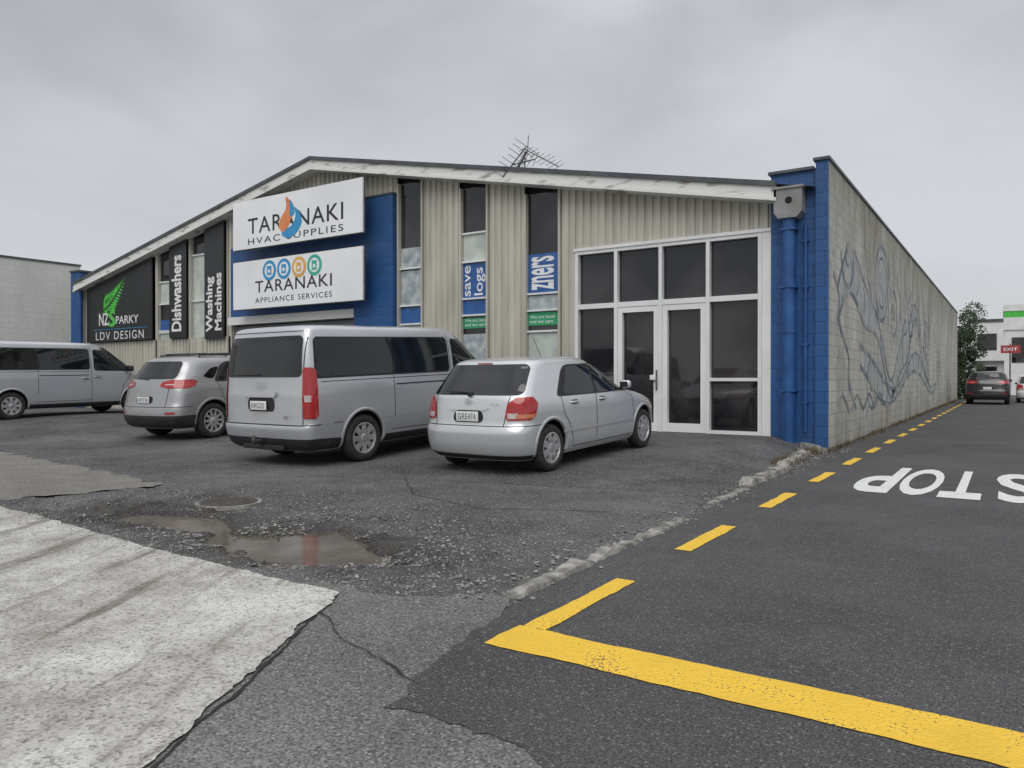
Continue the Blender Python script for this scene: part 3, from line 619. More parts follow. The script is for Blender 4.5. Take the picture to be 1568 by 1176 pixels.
class Car:
    def __init__(s,name,table,er,nr,ef,nf,paint,axles,wr,parent):
        s.t=table; z=[r[0] for r in table]; s.yr=pchip(z,[r[1] for r in table]); s.yf=pchip(z,[r[2] for r in table]); s.w=pchip(z,[r[3] for r in table])
        s.er,s.nr,s.ef,s.nf=er,nr,ef,nf; s.p=parent; s.paint=paint; s.zmin=z[0]; s.zmax=z[-1]; s.axles=axles; s.wr=wr
        s.build()
    def e(s,z):
        L=s.yf(z)-s.yr(z); k=min(1,L*0.9/(s.er+s.ef)); return s.er*k,s.ef*k
    def outline(s,z):
        yr,yf,w=s.yr(z),s.yf(z),s.w(z); er,ef=s.e(z); P=[]
        for i in range(19):
            a=i/18*math.pi/2; P.append((w*math.sin(a)**(2/s.nr),yr+er-er*math.cos(a)**(2/s.nr)))
        for i in range(1,36): P.append((w,yr+er+(yf-ef-yr-er)*i/36))
        for i in range(25):
            a=i/24*math.pi/2; P.append((w*max(0,math.cos(a))**(2/s.nf),yf-ef+ef*math.sin(a)**(2/s.nf)))
        return P+[(-x,y) for x,y in P[-2:0:-1]]
    def xs(s,y,z):
        yr,yf,w=s.yr(z),s.yf(z),s.w(z); er,ef=s.e(z)
        if y<yr+er: t=min(1,(yr+er-y)/er); return w*(1-t**s.nr)**(1/s.nr)
        if y>yf-ef: t=min(1,(y-yf+ef)/ef); return w*(1-t**s.nf)**(1/s.nf)
        return w
    def yrear(s,x,z):
        w=s.w(z); er,_=s.e(z); t=min(1,abs(x)/w); return s.yr(z)+er-er*(1-t**s.nr)**(1/s.nr)
    def yfront(s,x,z):
        w=s.w(z); _,ef=s.e(z); t=min(1,abs(x)/w); return s.yf(z)-ef+ef*(1-t**s.nf)**(1/s.nf)
    def build(s):
        zs=[]
        for a,b in zip(s.t[:-1],s.t[1:]):
            k=max(3,int((b[0]-a[0])/0.02)); k=max(k,int(max(abs(b[1]-a[1]),abs(b[2]-a[2]),abs(b[3]-a[3]))/0.05)); k=min(k,14)
            zs+=[a[0]+(b[0]-a[0])*i/k for i in range(k)]
        zs.append(s.zmax); V=[];F=[]
        for z in zs: V+=[(x,y,z) for x,y in s.outline(z)]
        n=len(s.outline(s.zmin))
        for k in range(len(zs)-1):
            for i in range(n):
                j=(i+1)%n; F.append((k*n+i,k*n+j,(k+1)*n+j,(k+1)*n+i))
        F.append(tuple(range(n))[::-1]); F.append(tuple(range((len(zs)-1)*n,len(zs)*n)))
        o=mk('body',V,F,s.paint,s.p); me=o.data; me.materials.append(M['under'])
        tmp=[]
        W=max(r[3] for r in s.t)
        for ya in s.axles:
            for sg in (1,-1):
                c=cyl('cut',(sg*(W-0.30),ya,s.wr+0.01),(sg*(W+0.2),ya,s.wr+0.01),s.wr+0.055,M['under'],None,48); c.data.polygons.foreach_set('use_smooth',[False]*len(c.data.polygons))
                c.data.materials.clear(); c.data.materials.append(M['under']); tmp.append(c)
        for c in tmp:
            md=o.modifiers.new('b','BOOLEAN'); md.operation='DIFFERENCE'; md.object=c; md.solver='EXACT'; md.material_mode='TRANSFER'
        pp=o.parent; o.parent=None; C.view_layer.update()
        m2=D.meshes.new_from_object(o.evaluated_get(C.evaluated_depsgraph_get())); o.modifiers.clear(); o.data=m2; o.parent=pp
        for c in tmp: D.objects.remove(c)
        m2.polygons.foreach_set('use_smooth',[True]*len(m2.polygons)); m2.set_sharp_from_angle(angle=math.radians(38))
        for ya in s.axles:
            for sg in (1,-1):
                V=[];F=[]; r0=s.wr+0.05
                K=30
                for i in range(K+1):
                    a=math.radians(-12+204*i/K); 
                    for (dr,off) in ((0,-0.03),(0,0.008),(0.035,0.010),(0.05,-0.004)):
                        yy_=ya+(r0+dr)*math.cos(a); zz=s.wr+0.01+(r0+dr)*math.sin(a); zz=max(zz,s.zmin)
                        V.append((sg*(s.xs(yy_,zz)+off),yy_,zz))
                for i in range(K):
                    for k in range(3): F.append((4*i+k,4*i+k+1,4*i+k+5,4*i+k+4))
                mk('wheel_arch_lip',V,F,s.paint,s.p,True)
    def rows(s,poly,N=14):
        zs=sorted(set([p[1] for p in poly])); z0,z1=zs[0],zs[-1]
        L=sorted(set([z0+(z1-z0)*i/N for i in range(N+1)]+zs)); out=[]
        for z in L:
            ze=min(max(z,z0+1e-5),z1-1e-5); c=[]
            for i in range(len(poly)):
                (a,za),(b,zb)=poly[i],poly[(i+1)%len(poly)]
                if (za-ze)*(zb-ze)<=0 and za!=zb: c.append(a+(b-a)*(ze-za)/(zb-za))
            if c: out.append((z,min(c),max(c)))
        return out
    def rnd(s,poly,it=2):
        for _ in range(it):
            q=[]
            for i in range(len(poly)):
                a=poly[i];b=poly[(i+1)%len(poly)]
                L=math.hypot(b[0]-a[0],b[1]-a[1]); kk=min(0.25,0.045/max(L,1e-6)) if _==0 else 0.25
                if _>0 and L>0.2: kk=0.015/L
                q+=[(a[0]+(b[0]-a[0])*kk,a[1]+(b[1]-a[1])*kk),(b[0]-(b[0]-a[0])*kk,b[1]-(b[1]-a[1])*kk)]
            poly=q
        return poly
    def side(s,nm,poly,mat,off=0.006,round_=True,both=True,cols=14):
        if round_: poly=s.rnd(poly)
        R=s.rows(poly)
        for sg in ((1,-1) if both else (1,)):
            V=[];F=[]
            for z,a,b in R:
                for i in range(cols+1):
                    y=a+(b-a)*i/cols; V.append((sg*(s.xs(y,z)+off),y,z))
            for k in range(len(R)-1):
                for i in range(cols):
                    q=(k*(cols+1)+i,k*(cols+1)+i+1,(k+1)*(cols+1)+i+1,(k+1)*(cols+1)+i); F.append(q if sg>0 else q[::-1])
            mk(nm,V,F,mat,s.p,True)
    def end(s,nm,poly,mat,off=0.006,front=False,round_=True,cols=24):
        if round_: poly=s.rnd(poly)
        V=[];F=[];R=s.rows(poly)
        for z,a,b in R:
            for i in range(cols+1):
                x=a+(b-a)*i/cols; V.append((x,(s.yfront(x,z)+off) if front else (s.yrear(x,z)-off),z))
        for k in range(len(R)-1):
            for i in range(cols):
                q=(k*(cols+1)+i,k*(cols+1)+i+1,(k+1)*(cols+1)+i+1,(k+1)*(cols+1)+i); F.append(q[::-1] if front else q)
        mk(nm,V,F,mat,s.p,True)
    def corner(s,nm,rows,mat,off=0.006,front=False,both=True,N=16):
        for sg in ((1,-1) if both else (1,)):
            V=[];F=[]
            for z,xi,dy in rows:
                w=s.w(z); er,ef=s.e(z); e_=ef if front else er; n_=s.nf if front else s.nr
                a0=math.asin(min(1,(xi/w))**(n_/2)) ; 
                d=min(dy,e_); a1=math.acos(max(0,((e_-d)/e_))**(n_/2))
                for i in range(N+1):
                    a=a0+(a1-a0)*i/N; x=w*math.sin(a)**(2/n_); q=e_-e_*max(0,math.cos(a))**(2/n_)
                    nx_,ny_=math.sin(a)**(2-2/n_),max(0,math.cos(a))**(2-2/n_); nx_/=w; ny_/=e_; L=math.hypot(nx_,ny_) or 1; nx_/=L; ny_/=L
                    if front: V.append((sg*(x+nx_*off),s.yf(z)-q+ny_*off,z))
                    else: V.append((sg*(x+nx_*off),s.yr(z)+q-ny_*off,z))
            for k in range(len(rows)-1):
                for i in range(N): F.append((k*(N+1)+i,k*(N+1)+i+1,(k+1)*(N+1)+i+1,(k+1)*(N+1)+i))
            mk(nm,V,F,mat,s.p,True)
    def dense(s,rows,k=8):
        out=[]
        for a,b in zip(rows[:-1],rows[1:]):
            out+=[tuple(a[j]+(b[j]-a[j])*i/k for j in range(3)) for i in range(k)]
        return out+[rows[-1]]
    def line(s,pts,w=0.010,mat=None,off=0.003):
        mat=mat or M['gap']
        P=[]
        for a,b in zip(pts[:-1],pts[1:]):
            k=max(1,int(math.hypot(b[0]-a[0],b[1]-a[1])/0.04)); P+=[(a[0]+(b[0]-a[0])*i/k,a[1]+(b[1]-a[1])*i/k) for i in range(k)]
        P.append(pts[-1])
        for sg in (1,-1):
            V=[];F=[]
            for i,(y,z) in enumerate(P):
                a=P[max(0,i-1)];b=P[min(len(P)-1,i+1)]; dy,dz=b[0]-a[0],b[1]-a[1]; L=math.hypot(dy,dz) or 1; ny,nz_=-dz/L*w/2,dy/L*w/2
                for k in (1,-1): V.append((sg*(s.xs(y+k*ny,z+k*nz_)+off),y+k*ny,z+k*nz_))
            for i in range(len(P)-1): F.append((2*i,2*i+1,2*i+3,2*i+2))
            mk('panel_line',V,F,mat,s.p)
    def wheels(s,kind,tw=0.20,nsp=7):
        W=max(r[3] for r in s.t)-0.015
        for ya in s.axles:
            for sg in (1,-1):
                wheel(s.p,(sg*W,ya,s.wr),sg,s.wr,tw,kind,nsp)
    def handle(s,y,z):
        for sg in (1,-1):
            x=s.xs(y,z); a,b=sorted((sg*(x-0.005),sg*(x+0.032))); box('door_handle',a,b,y-0.09,y+0.09,z-0.016,z+0.016,s.paint,s.p,0.012)
            a,b=sorted((sg*(x-0.002),sg*(x+0.003))); box('handle_recess',a,b,y-0.07,y+0.07,z-0.03,z+0.03,M['gap'],s.p)
    def mirror(s,y,z,sc=1.0,mat=None):
        for sg in (1,-1):
            x=s.xs(y,z); 
            c=box('mirror',-0.10*sc,0.10*sc,-0.05*sc,0.07*sc,-0.065*sc,0.07*sc,mat or s.paint,s.p,0.045*sc); c.location=(sg*(x+0.12*sc),y,z+0.05)
            g=box('mirror_glass',-0.075*sc,0.075*sc,-0.056*sc,-0.052*sc,-0.045*sc,0.05*sc,M['cglass'],s.p); g.location=(sg*(x+0.12*sc),y,z+0.05)
            cyl('mirror_arm',(sg*(x-0.03),y,z-0.02),(sg*(x+0.08*sc),y,z+0.01),0.02,M['trim'],s.p,8)
def lathe(nm,prof,ctr,sg,mat,parent,seg=48):
    V=[];F=[];n=len(prof)
    for i in range(seg):
        a=2*math.pi*i/seg
        for x,r in prof: V.append((ctr[0]+sg*x,ctr[1]+r*math.cos(a),ctr[2]+r*math.sin(a)))
    for i in range(seg):
        j=(i+1)%seg
        for k in range(n-1): F.append((i*n+k,i*n+k+1,j*n+k+1,j*n+k))
    return mk(nm,V,F,mat,parent,True,50)
def wheel(par,c,sg,R,tw,kind,nsp):
    ri=R*0.64
    lathe('tyre',[(-tw,ri),(-tw,R-0.03),(-tw+0.02,R-0.005),(-tw/2,R),(-0.03,R-0.004),(-0.008,R-0.025),(0.0,R-0.07),(-0.006,ri+0.012),(-0.02,ri)],c,sg,M['tyre'],par)
    lathe('rim_ring',[(-0.10,ri-0.03),(-0.03,ri-0.022),(-0.004,ri-0.012),(-0.006,ri+0.008),(-0.022,ri+0.006)],c,sg,M['rim'],par)
    lathe('brake_backing',[(-0.06,0.0),(-0.06,ri)],c,sg,M['under'],par,32)
    lathe('hub',[(-0.004,0.0),(-0.006,0.035),(-0.012,0.06),(-0.03,0.075),(-0.06,0.08)],c,sg,M['rim'],par,24)
    V=[];F=[]
    for i in range(nsp):
        a0=2*math.pi*i/nsp
        w0,w1=(0.030,0.024) if kind=='alloy' else (0.042,ri*math.sin(math.pi/nsp)*0.55)
        segs=[(0.06,w0,-0.016),(ri*0.55,(w0+w1)/2*0.85,-0.012),(ri-0.012,w1,-0.014)]
        b=len(V)
        for r,w,x in segs:
            for k in (-1,1):
                y=r*math.cos(a0)-k*w*math.sin(a0); z=r*math.sin(a0)+k*w*math.cos(a0)
                V.append((c[0]+sg*x,c[1]+y,c[2]+z)); V.append((c[0]+sg*(x-0.03),c[1]+y*0.99,c[2]+z*0.99))
        for q in range(2):
            o=b+4*q
            F+= [(o,o+2,o+6,o+4),(o,o+4,o+5,o+1),(o+2,o+3,o+7,o+6)]
    mk('spokes',V,F,M['rim'],par)
def plate(par,s,x,y,z,w=0.36,h=0.125):
    box('number_plate',x-w/2,x+w/2,y-0.012,y,z-h/2,z+h/2,M['plate'],par,0.004)
    if s: text('plate_text',s,(x-w*0.40,y-0.014,z-h*0.30),(1,0,0),(0,0,1),w*0.80,h*0.60,M['ink'],par,-0.004,1.15)
def place(par,x_side,y_rear_axle,heading,ax0,ax1,halfw):
    th=math.radians(heading); fx,fy=-math.sin(th),math.cos(th); rx,ry=math.cos(th),math.sin(th)
    rax=Vector((x_side-rx*halfw,y_rear_axle-ry*halfw)); fax=rax+Vector((fx,fy))*(ax1-ax0)
    z0=hbase(rax.x,rax.y); z1=hbase(fax.x,fax.y); pitch=math.atan2(z1-z0,ax1-ax0)
    R=Matrix.Rotation(th,4,'Z')@Matrix.Rotation(pitch,4,'X')
    o=Vector((rax.x,rax.y,z0))-R@Vector((0,ax0,0)); par.matrix_world=Matrix.Translation(o)@R
def ring_badge(p,x,y,z,r):
    for rr,rz in ((r,r*.68),(r*.42,r*.62)):
        V=[];F=[]
        for i in range(25):
            a=i/24*6.2832
            V+=[(x+rr*math.cos(a),y,z+rz*math.sin(a)),(x+(rr-.012)*math.cos(a),y,z+(rz-.010)*math.sin(a))]
        for i in range(24): F.append((2*i,2*i+1,2*i+3,2*i+2))
        mk('badge',V,F,M['rim'],p); y-=0.001

def make_van(nm,x,y,heading,platetxt):
    p=empty(nm)
    T=[(.24,.14,5.08,.86),(.32,.05,5.20,.925),(.46,.0,5.26,.958),(.56,-.015,5.265,.968),(.60,-.01,5.262,.970),(.62,.02,5.26,.972),(.80,.025,5.24,.975),(1.0,.03,5.14,.975),(1.12,.04,4.92,.968),(1.2,.045,4.66,.96),(1.28,.05,4.52,.95),(1.5,.065,4.22,.925),(1.75,.10,3.90,.89),(1.86,.13,3.74,.87),(1.92,.15,3.66,.85),(1.955,.18,3.56,.82),(1.975,.23,3.42,.76),(1.99,.36,3.25,.64),(1.997,.6,3.0,.45)]
    c=Car(nm,T,.26,4.6,1.1,2.7,M['silver2'],(1.08,4.29),.345,p)
    c.side('window_band_trim',[(.20,1.245),(3.04,1.245),(3.04,1.82),(.25,1.82)],M['trim'],0.004)
    c.side('side_glass',[(.23,1.27),(1.70,1.27),(1.70,1.80),(.27,1.80)],M['cglass'],.008); c.side('side_glass',[(1.725,1.27),(3.02,1.27),(3.02,1.80),(1.725,1.80)],M['cglass'],.008)
    c.side('front_door_glass',[(3.14,1.22),(4.12,1.20),(4.20,1.26),(3.76,1.77),(3.14,1.80)],M['cglass'])
    c.end('rear_glass',[(-.83,1.27),(.83,1.27),(.80,1.84),(-.80,1.84)],M['cglass'])
    c.end('windscreen',[(-.86,1.23),(.86,1.23),(.78,1.86),(-.78,1.86)],M['cglass'],front=True)
    c.corner('tail_lamp',c.dense([(.70,.875,.16),(.74,.86,.20),(1.36,.84,.18),(1.40,.85,.12)]),M['red'],0.014)
    c.corner('tail_lamp_lens',c.dense([(.93,.885,.10),(1.02,.88,.10)],4),M['clear'],0.018)
    c.corner('rear_bumper_gap',[(.605,0.001,.26),(.618,0.001,.26)],M['gap'],0.004)
    c.corner('rear_lower_valance',c.dense([(.25,0.001,.26),(.42,0.001,.26)],6),M['trim'],0.006)
    c.side('rear_valance_side',[(.25,.25),(.64,.25),(.64,.40),(.25,.42)],M['trim'],0.006,False)
    c.corner('front_lower_valance',c.dense([(.26,0.001,.5),(.44,0.001,.5)],6),M['trim'],0.006,True)
    c.side('sill_trim',[(1.50,.245),(3.86,.245),(3.86,.36),(1.50,.36)],M['trim'],0.006,False)
    c.corner('headlamp',c.dense([(.74,.60,.45),(.98,.66,.80)],6),M['clear'],0.008,True)
    c.end('front_grille',[(-.55,.5),(.55,.5),(.5,.82),(-.5,.82)],M['trim'],front=True)
    c.end('tailgate_garnish',[(-.36,.99),(.36,.99),(.36,1.07),(-.36,1.07)],M['silver2'],0.035); c.end('plate_recess',[(-.30,.79),(.30,.79),(.30,.985),(-.30,.985)],M['trim'],0.004)
    for a in ((-.85,.62),( .85,.62)): c.end('tailgate_gap',[(a[0]-.006,.62),(a[0]+.006,.62),(a[0]+.006,1.9),(a[0]-.006,1.9)],M['gap'],0.003,round_=False,cols=1)
    c.end('tailgate_top_gap',[(-.82,1.895),(.82,1.895),(.82,1.905),(-.82,1.905)],M['gap'],0.004,round_=False)
    plate(p,platetxt,-0.02,-0.004,.875)
    ring_badge(p,0,-.012,1.16,.075)
    text('badge','ZX',(.52,-.006,.70),(1,0,0),(0,0,1),.10,.04,M['trim'],p,.01)
    for pts in ([(3.07,.36),(3.07,1.86)],[(1.71,.62),(1.71,1.24)],[(3.84,.42),(3.95,.8),(4.2,1.18)],[(.30,1.20),(3.05,1.20)],[(1.62,.42),(3.07,.42)]): c.line(pts)
    c.line([(1.75,1.10),(3.0,1.10)],0.02,M['trim'],0.004)
    c.line([(.5,.62),(.66,.62)],0.008)
    c.handle(3.22,1.06); c.handle(2.9,1.02); c.mirror(4.08,1.22,1.25,M['trim'])
    c.wheels('cap',0.2,8)
    box('tow_hitch',-.04,.04,-.14,.1,.34,.40,M['trim'],p,0.01); cyl('tow_ball',(0,-.12,.40),(0,-.12,.46),.025,M['steel'],p); box('hitch_crossbar',-.45,.45,.02,.10,.25,.32,M['trim'],p,.01)
    cyl('wiper',(-.05,.0,1.31),(-.55,.0,1.30),.008,M['trim'],p,6)
    place(p,x,y,heading,1.08,4.29,.97); return p
make_van('passenger_van',-7.80,7.97,-2.0,'NWG202'); make_van('passenger_van',-20.9,8.85,0.0,'KLP81')

def make_hatch(nm,x,y,heading,paint,platetxt):
    p=empty(nm)
    T=[(.19,.12,4.04,.76),(.27,.04,4.13,.815),(.42,.0,4.175,.842),(.54,-.005,4.165,.848),(.60,.015,4.15,.849),(.66,.05,4.11,.848),(.76,.065,3.98,.848),(.86,.08,3.66,.842),(.93,.095,3.30,.832),(.97,.11,3.12,.822),(1.05,.17,2.97,.797),(1.2,.29,2.70,.752),(1.32,.39,2.46,.712),(1.385,.44,2.32,.685),(1.42,.48,2.22,.655),(1.445,.56,2.10,.60),(1.46,.70,1.95,.50),(1.47,.95,1.75,.33)]
    c=Car(nm,T,.42,3.4,.95,2.6,paint,(.73,3.33),.305,p)
    c.side('window_trim',[(.86,.955),(2.93,.925),(2.86,1.02),(2.44,1.31),(2.27,1.37),(1.25,1.36),(1.13,1.30)],M['trim'],0.004)
    c.side('rear_door_glass',[(1.02,.975),(1.83,.95),(1.83,1.35),(1.27,1.34)],M['cglass'],.008); c.side('front_door_glass',[(1.89,.95),(2.86,.945),(2.80,1.01),(2.42,1.29),(2.25,1.35),(1.89,1.355)],M['cglass'],.008)
    c.end('rear_glass',[(-.74,1.01),(.74,1.01),(.64,1.39),(-.64,1.39)],M['cglass']); c.end('windscreen',[(-.74,.985),(.74,.985),(.62,1.39),(-.62,1.39)],M['cglass'],front=True)
    c.corner('tail_lamp',c.dense([(.70,.60,.20),(.74,.565,.28),(.90,.58,.33),(.985,.67,.24)]),M['red'],0.012)
    c.corner('reverse_lamp',c.dense([(.725,.60,.09),(.79,.59,.09)],4),M['clear'],0.016)
    c.corner('indicator_lamp',c.dense([(.725,.70,.25),(.775,.70,.28)],4),M['amber'],0.0165)
    c.corner('bumper_gap',[(.625,0.001,.42),(.634,0.001,.42)],M['gap'],0.003)
    c.corner('rear_lower_valance',c.dense([(.20,0.001,.33),(.26,0.001,.33)],4),M['trim'],0.005)
    c.corner('headlamp',c.dense([(.60,.42,.55),(.76,.50,.75)],6),M['clear'],0.008,True); c.end('front_grille',[(-.35,.5),(.35,.5),(.35,.62),(-.35,.62)],M['trim'],front=True)
    c.end('plate_recess',[(-.25,.67),(.25,.67),(.23,.82),(-.23,.82)],M['gap'],0.004)
    c.end('tailgate_garnish',[(-.32,.825),(.32,.825),(.30,.865),(-.30,.865)],paint,0.028)
    for sg in (-1,1): c.end('tailgate_gap',[(sg*.55-.005,.63),(sg*.55+.005,.63),(sg*.60+.005,1.0),(sg*.60-.005,1.0)],M['gap'],0.003,round_=False,cols=1)
    plate(p,platetxt,-0.0,.045,.745)
    ring_badge(p,0,.062,.93,.05)
    text('badge','GLX',(.36,.052,.885),(1,0,0),(0,0,1),.14,.03,M['rim'],p,.0)
    cyl('wiper',(0,.14,1.04),(-.42,.15,1.06),.008,M['trim'],p,6); cyl('wiper_hub',(0,.09,1.02),(0,.2,1.03),.03,M['trim'],p,10)
    box('high_brake_lamp',-.12,.12,.432,.448,1.40,1.412,M['red'],p)
    for pts in ([(1.86,.30),(1.86,.95)],[(1.12,.62),(1.02,.72),(.97,.95)],[(2.93,.30),(2.97,.6),(2.90,.94)],[(1.25,.27),(2.93,.27)],[(1.25,.27),(1.22,.42),(1.12,.62)]): c.line(pts)
    c.line([(.98,.50),(2.95,.50)],0.035,paint,0.014)
    c.line([(.66,.615),(.42,.63)],0.008)
    c.handle(1.28,.86); c.handle(2.02,.86); c.mirror(2.74,.97,.85)
    c.wheels('cap',0.18,7)
    cyl('aerial',(0,1.75,1.46),(0,1.55,1.76),.004,M['trim'],p,5)
    place(p,x,y,heading,.73,3.33,.84); return p
make_hatch('hatchback_car',-4.86,8.34,-3.0,M['silver'],'GRE474')

def make_suv(nm,x,y,heading,paint,platetxt,rails=True):
    p=empty(nm)
    T=[(.24,.14,4.30,.84),(.32,.05,4.40,.895),(.48,.0,4.44,.922),(.62,.01,4.43,.927),(.75,.05,4.36,.925),(.90,.08,4.20,.918),(1.0,.10,3.85,.905),(1.06,.12,3.55,.89),(1.1,.14,3.40,.875),(1.2,.19,3.20,.848),(1.35,.30,2.9,.795),(1.48,.39,2.66,.745),(1.55,.44,2.48,.70),(1.59,.50,2.3,.64),(1.62,.65,2.05,.53),(1.635,.9,1.8,.36)]
    c=Car(nm,T,.50,3.2,1.0,2.6,paint,(.92,3.56),.35,p)
    c.side('window_trim',[(.98,1.12),(3.06,1.05),(2.98,1.16),(2.5,1.47),(2.3,1.53),(1.36,1.51),(1.2,1.44)],M['trim'],.004)
    c.side('rear_door_glass',[(1.08,1.14),(1.95,1.11),(1.95,1.50),(1.37,1.48)],M['cglass'],.008); c.side('front_door_glass',[(2.02,1.09),(3.0,1.07),(2.95,1.15),(2.5,1.45),(2.02,1.50)],M['cglass'],.008)
    c.side('quarter_glass',[(.74,1.22),(.98,1.17),(1.18,1.42),(.98,1.39)],M['cglass'])
    c.end('rear_glass',[(-.68,1.20),(.68,1.20),(.60,1.53),(-.60,1.53)],M['cglass']); c.end('windscreen',[(-.78,1.11),(.78,1.11),(.62,1.55),(-.62,1.55)],M['cglass'],front=True)
    c.corner('tail_lamp',c.dense([(1.02,.60,.30),(1.06,.40,.42),(1.14,.42,.44),(1.18,.62,.34)]),M['red'],0.012)
    c.corner('tail_lamp_lens',c.dense([(1.08,.52,.10),(1.10,.52,.10)],3),M['clear'],0.016)
    c.corner('rear_cladding',c.dense([(.26,0.001,.50),(.42,0.001,.50),(.50,0.001,.50)],6),M['trim'],0.008)
    c.corner('bumper_reflector',c.dense([(.53,.62,.12),(.57,.62,.14)],3),M['red'],0.010)
    c.corner('bumper_gap',[(.66,0.001,.42),(.67,0.001,.42)],M['gap'],0.003)
    c.side('sill_cladding',[(1.35,.25),(3.14,.25),(3.14,.40),(1.35,.40)],M['trim'],0.008,False)
    c.corner('headlamp',c.dense([(.78,.45,.7),(.92,.5,.9)],6),M['clear'],0.008,True); c.end('front_grille',[(-.5,.6),(.5,.6),(.45,.8),(-.45,.8)],M['trim'],front=True)
    for sg in (-1,1): c.end('tailgate_gap',[(sg*.60-.005,.66),(sg*.60+.005,.66),(sg*.64+.005,1.15),(sg*.64-.005,1.15)],M['gap'],0.003,round_=False,cols=1)
    plate(p,platetxt,0,.038,.80); c.end('plate_recess',[(-.25,.73),(.25,.73),(.25,.87),(-.25,.87)],M['gap'],0.003)
    if rails:
        for sg in (-1,1):
            cyl('roof_rail',(sg*.60,.85,1.645),(sg*.60,2.15,1.645),.014,M['trim'],p,8)
            for yy_ in (.88,1.5,2.12): cyl('rail_post',(sg*.60,yy_,1.585),(sg*.60,yy_,1.645),.014,M['trim'],p,8)
        for yy_ in (1.0,1.95): cyl('cross_bar',(-.62,yy_,1.672),(.62,yy_,1.672),.013,M['trim'],p,8)
    for pts in ([(1.98,.40),(1.98,1.10)],[(1.35,.62),(1.15,.8),(1.05,1.12)],[(3.08,.42),(3.05,1.05)]): c.line(pts)
    c.line([(.7,.98),(3.1,.95)],0.015,paint,0.008)
    c.handle(1.4,1.0); c.handle(2.15,.99); c.mirror(2.9,1.12,1.0)
    cyl('wiper',(0,.17,1.19),(-.4,.2,1.2),.008,M['trim'],p,6)
    c.wheels('alloy',0.22,10)
    place(p,x,y,heading,.92,3.56,.92); return p
make_suv('suv_car',-13.05,9.15,3.0,M['suvp'],'KPF738')
make_suv('parked_car',0.12,44.0,0.0,M['blackp'],'',False)
make_hatch('parked_car',2.1,48.0,0.0,M['whitep'],'')

# ---------------------------------------------------------------- background
def foliage(nm,cx,cy,sx,sy,h,n,z0=0.2):
    p=empty(nm); V=[];F=[]
    cl=[(cx+random.uniform(-sx,sx),cy+random.uniform(-sy,sy),random.uniform(z0,h-.3),random.uniform(.35,.8)) for _ in range(34)]
    for i in range(n):
        a,b,c_,r=random.choice(cl); d=Vector((random.gauss(0,1),random.gauss(0,1),random.gauss(0,1))).normalized()*r*random.uniform(.6,1.05)
        q=Vector((a,b,c_))+d
        if q.z<0: continue
        u=Vector((random.gauss(0,1),random.gauss(0,1),random.gauss(0,1))).normalized()*random.uniform(.05,.1); w=u.orthogonal().normalized()*random.uniform(.03,.06)
        k=len(V); V+=[q-u,q+w,q+u,q-w]; F.append((k,k+1,k+2,k+3))
    mk('leaves',V,F,M['leaf'],p)
    for i in range(4): cyl('stem',(cx+random.uniform(-sx,sx)*.5,cy+random.uniform(-sy,sy)*.5,0),(cx+random.uniform(-sx,sx)*.6,cy+random.uniform(-sy,sy)*.6,h*.7),.06,M['iron'],p,6,.03)
foliage('hedge_shrub',-2.45,55.2,.9,1.4,5.6,12000)
foliage('hedge_shrub',-4.0,58.5,1.6,1.5,4.0,5000)
FB=empty('distant_office_building')
box('upper_storey',-3.4,14,92,110,3.2,7.2,M['white'],FB); box('ground_storey',-3.0,14,92.6,110,-.1,3.2,M['nbwall'],FB); box('parapet',-3.5,14.1,91.9,110.1,7.2,7.5,M['cap'],FB)
for x in (-2.6,-.2,2.2,5,8): box('window',x,x+1.7,91.95,92.1,4.3,6.0,M['glass'],FB); box('window_lower',x,x+1.7,92.5,92.7,.6,2.6,M['glass'],FB)
GB=empty('distant_shop_building')
box('shop',-.2,12,72,84,-.1,5.2,M['white'],GB); box('green_fascia',-.25,12.05,71.9,72,6.2,6.7,M['lime'],GB); box('white_fascia',-.25,12.05,71.9,84,5.2,6.2,M['white'],GB); box('roof_edge',-.3,12.1,71.85,84,6.7,7.2,M['white'],GB)
for x in (.3,2.6,5): box('window',x,x+1.8,71.95,72.05,2.6,4.6,M['glass'],GB)
RS=empty('red_road_sign')
cyl('post',(.15,57,0),(.15,57,3.5),.04,M['steel'],RS); box('face',-.35,.7,56.93,56.96,2.9,3.4,M['red'],RS); text('lettering','EXIT',(-.2,56.925,3.05),(1,0,0),(0,0,1),.75,.2,M['inkw'],RS,.02)
FW=empty('distant_wall'); box('wall',-14,-3.6,64,64.3,0,2.2,M['nbwall'],FW); box('coping',-14,-3.55,63.95,64.35,2.2,2.28,M['cap'],FW)
RB=empty('lane_boundary_wall'); box('wall',6.6,6.8,6,60,-.1,2.0,M['nbwall'],RB); box('coping',6.57,6.83,6,60,2.0,2.06,M['cap'],RB)
V=[];F=[]
def tuft(x,y,z,n,h):
    for i in range(n):
        a=random.uniform(0,6.28); px,py=x+random.gauss(0,.05),y+random.gauss(0,.1); hh=h*random.uniform(.4,1); dx,dy=math.cos(a)*hh*.6,math.sin(a)*hh*.6; k=len(V)
        V.extend([(px-.006*math.sin(a),py+.006*math.cos(a),z),(px+.006*math.sin(a),py-.006*math.cos(a),z),(px+dx,py+dy,z+hh)]); F.append((k,k+1,k+2))
y=13.2
while y<52:
    tuft(-2.48+random.gauss(0,.03),y,0.0,random.randint(3,30),random.uniform(.04,.16)); y+=random.uniform(.06,.3)
for i in range(40): tuft(-2.66+random.gauss(0,.09),random.uniform(10.8,13.6),0.02,18,.10)
for i in range(14): tuft(-2.45+random.gauss(0,.06),random.uniform(6.3,11),0.01,8,.05)
mk('weeds',V,F,M['weed'])
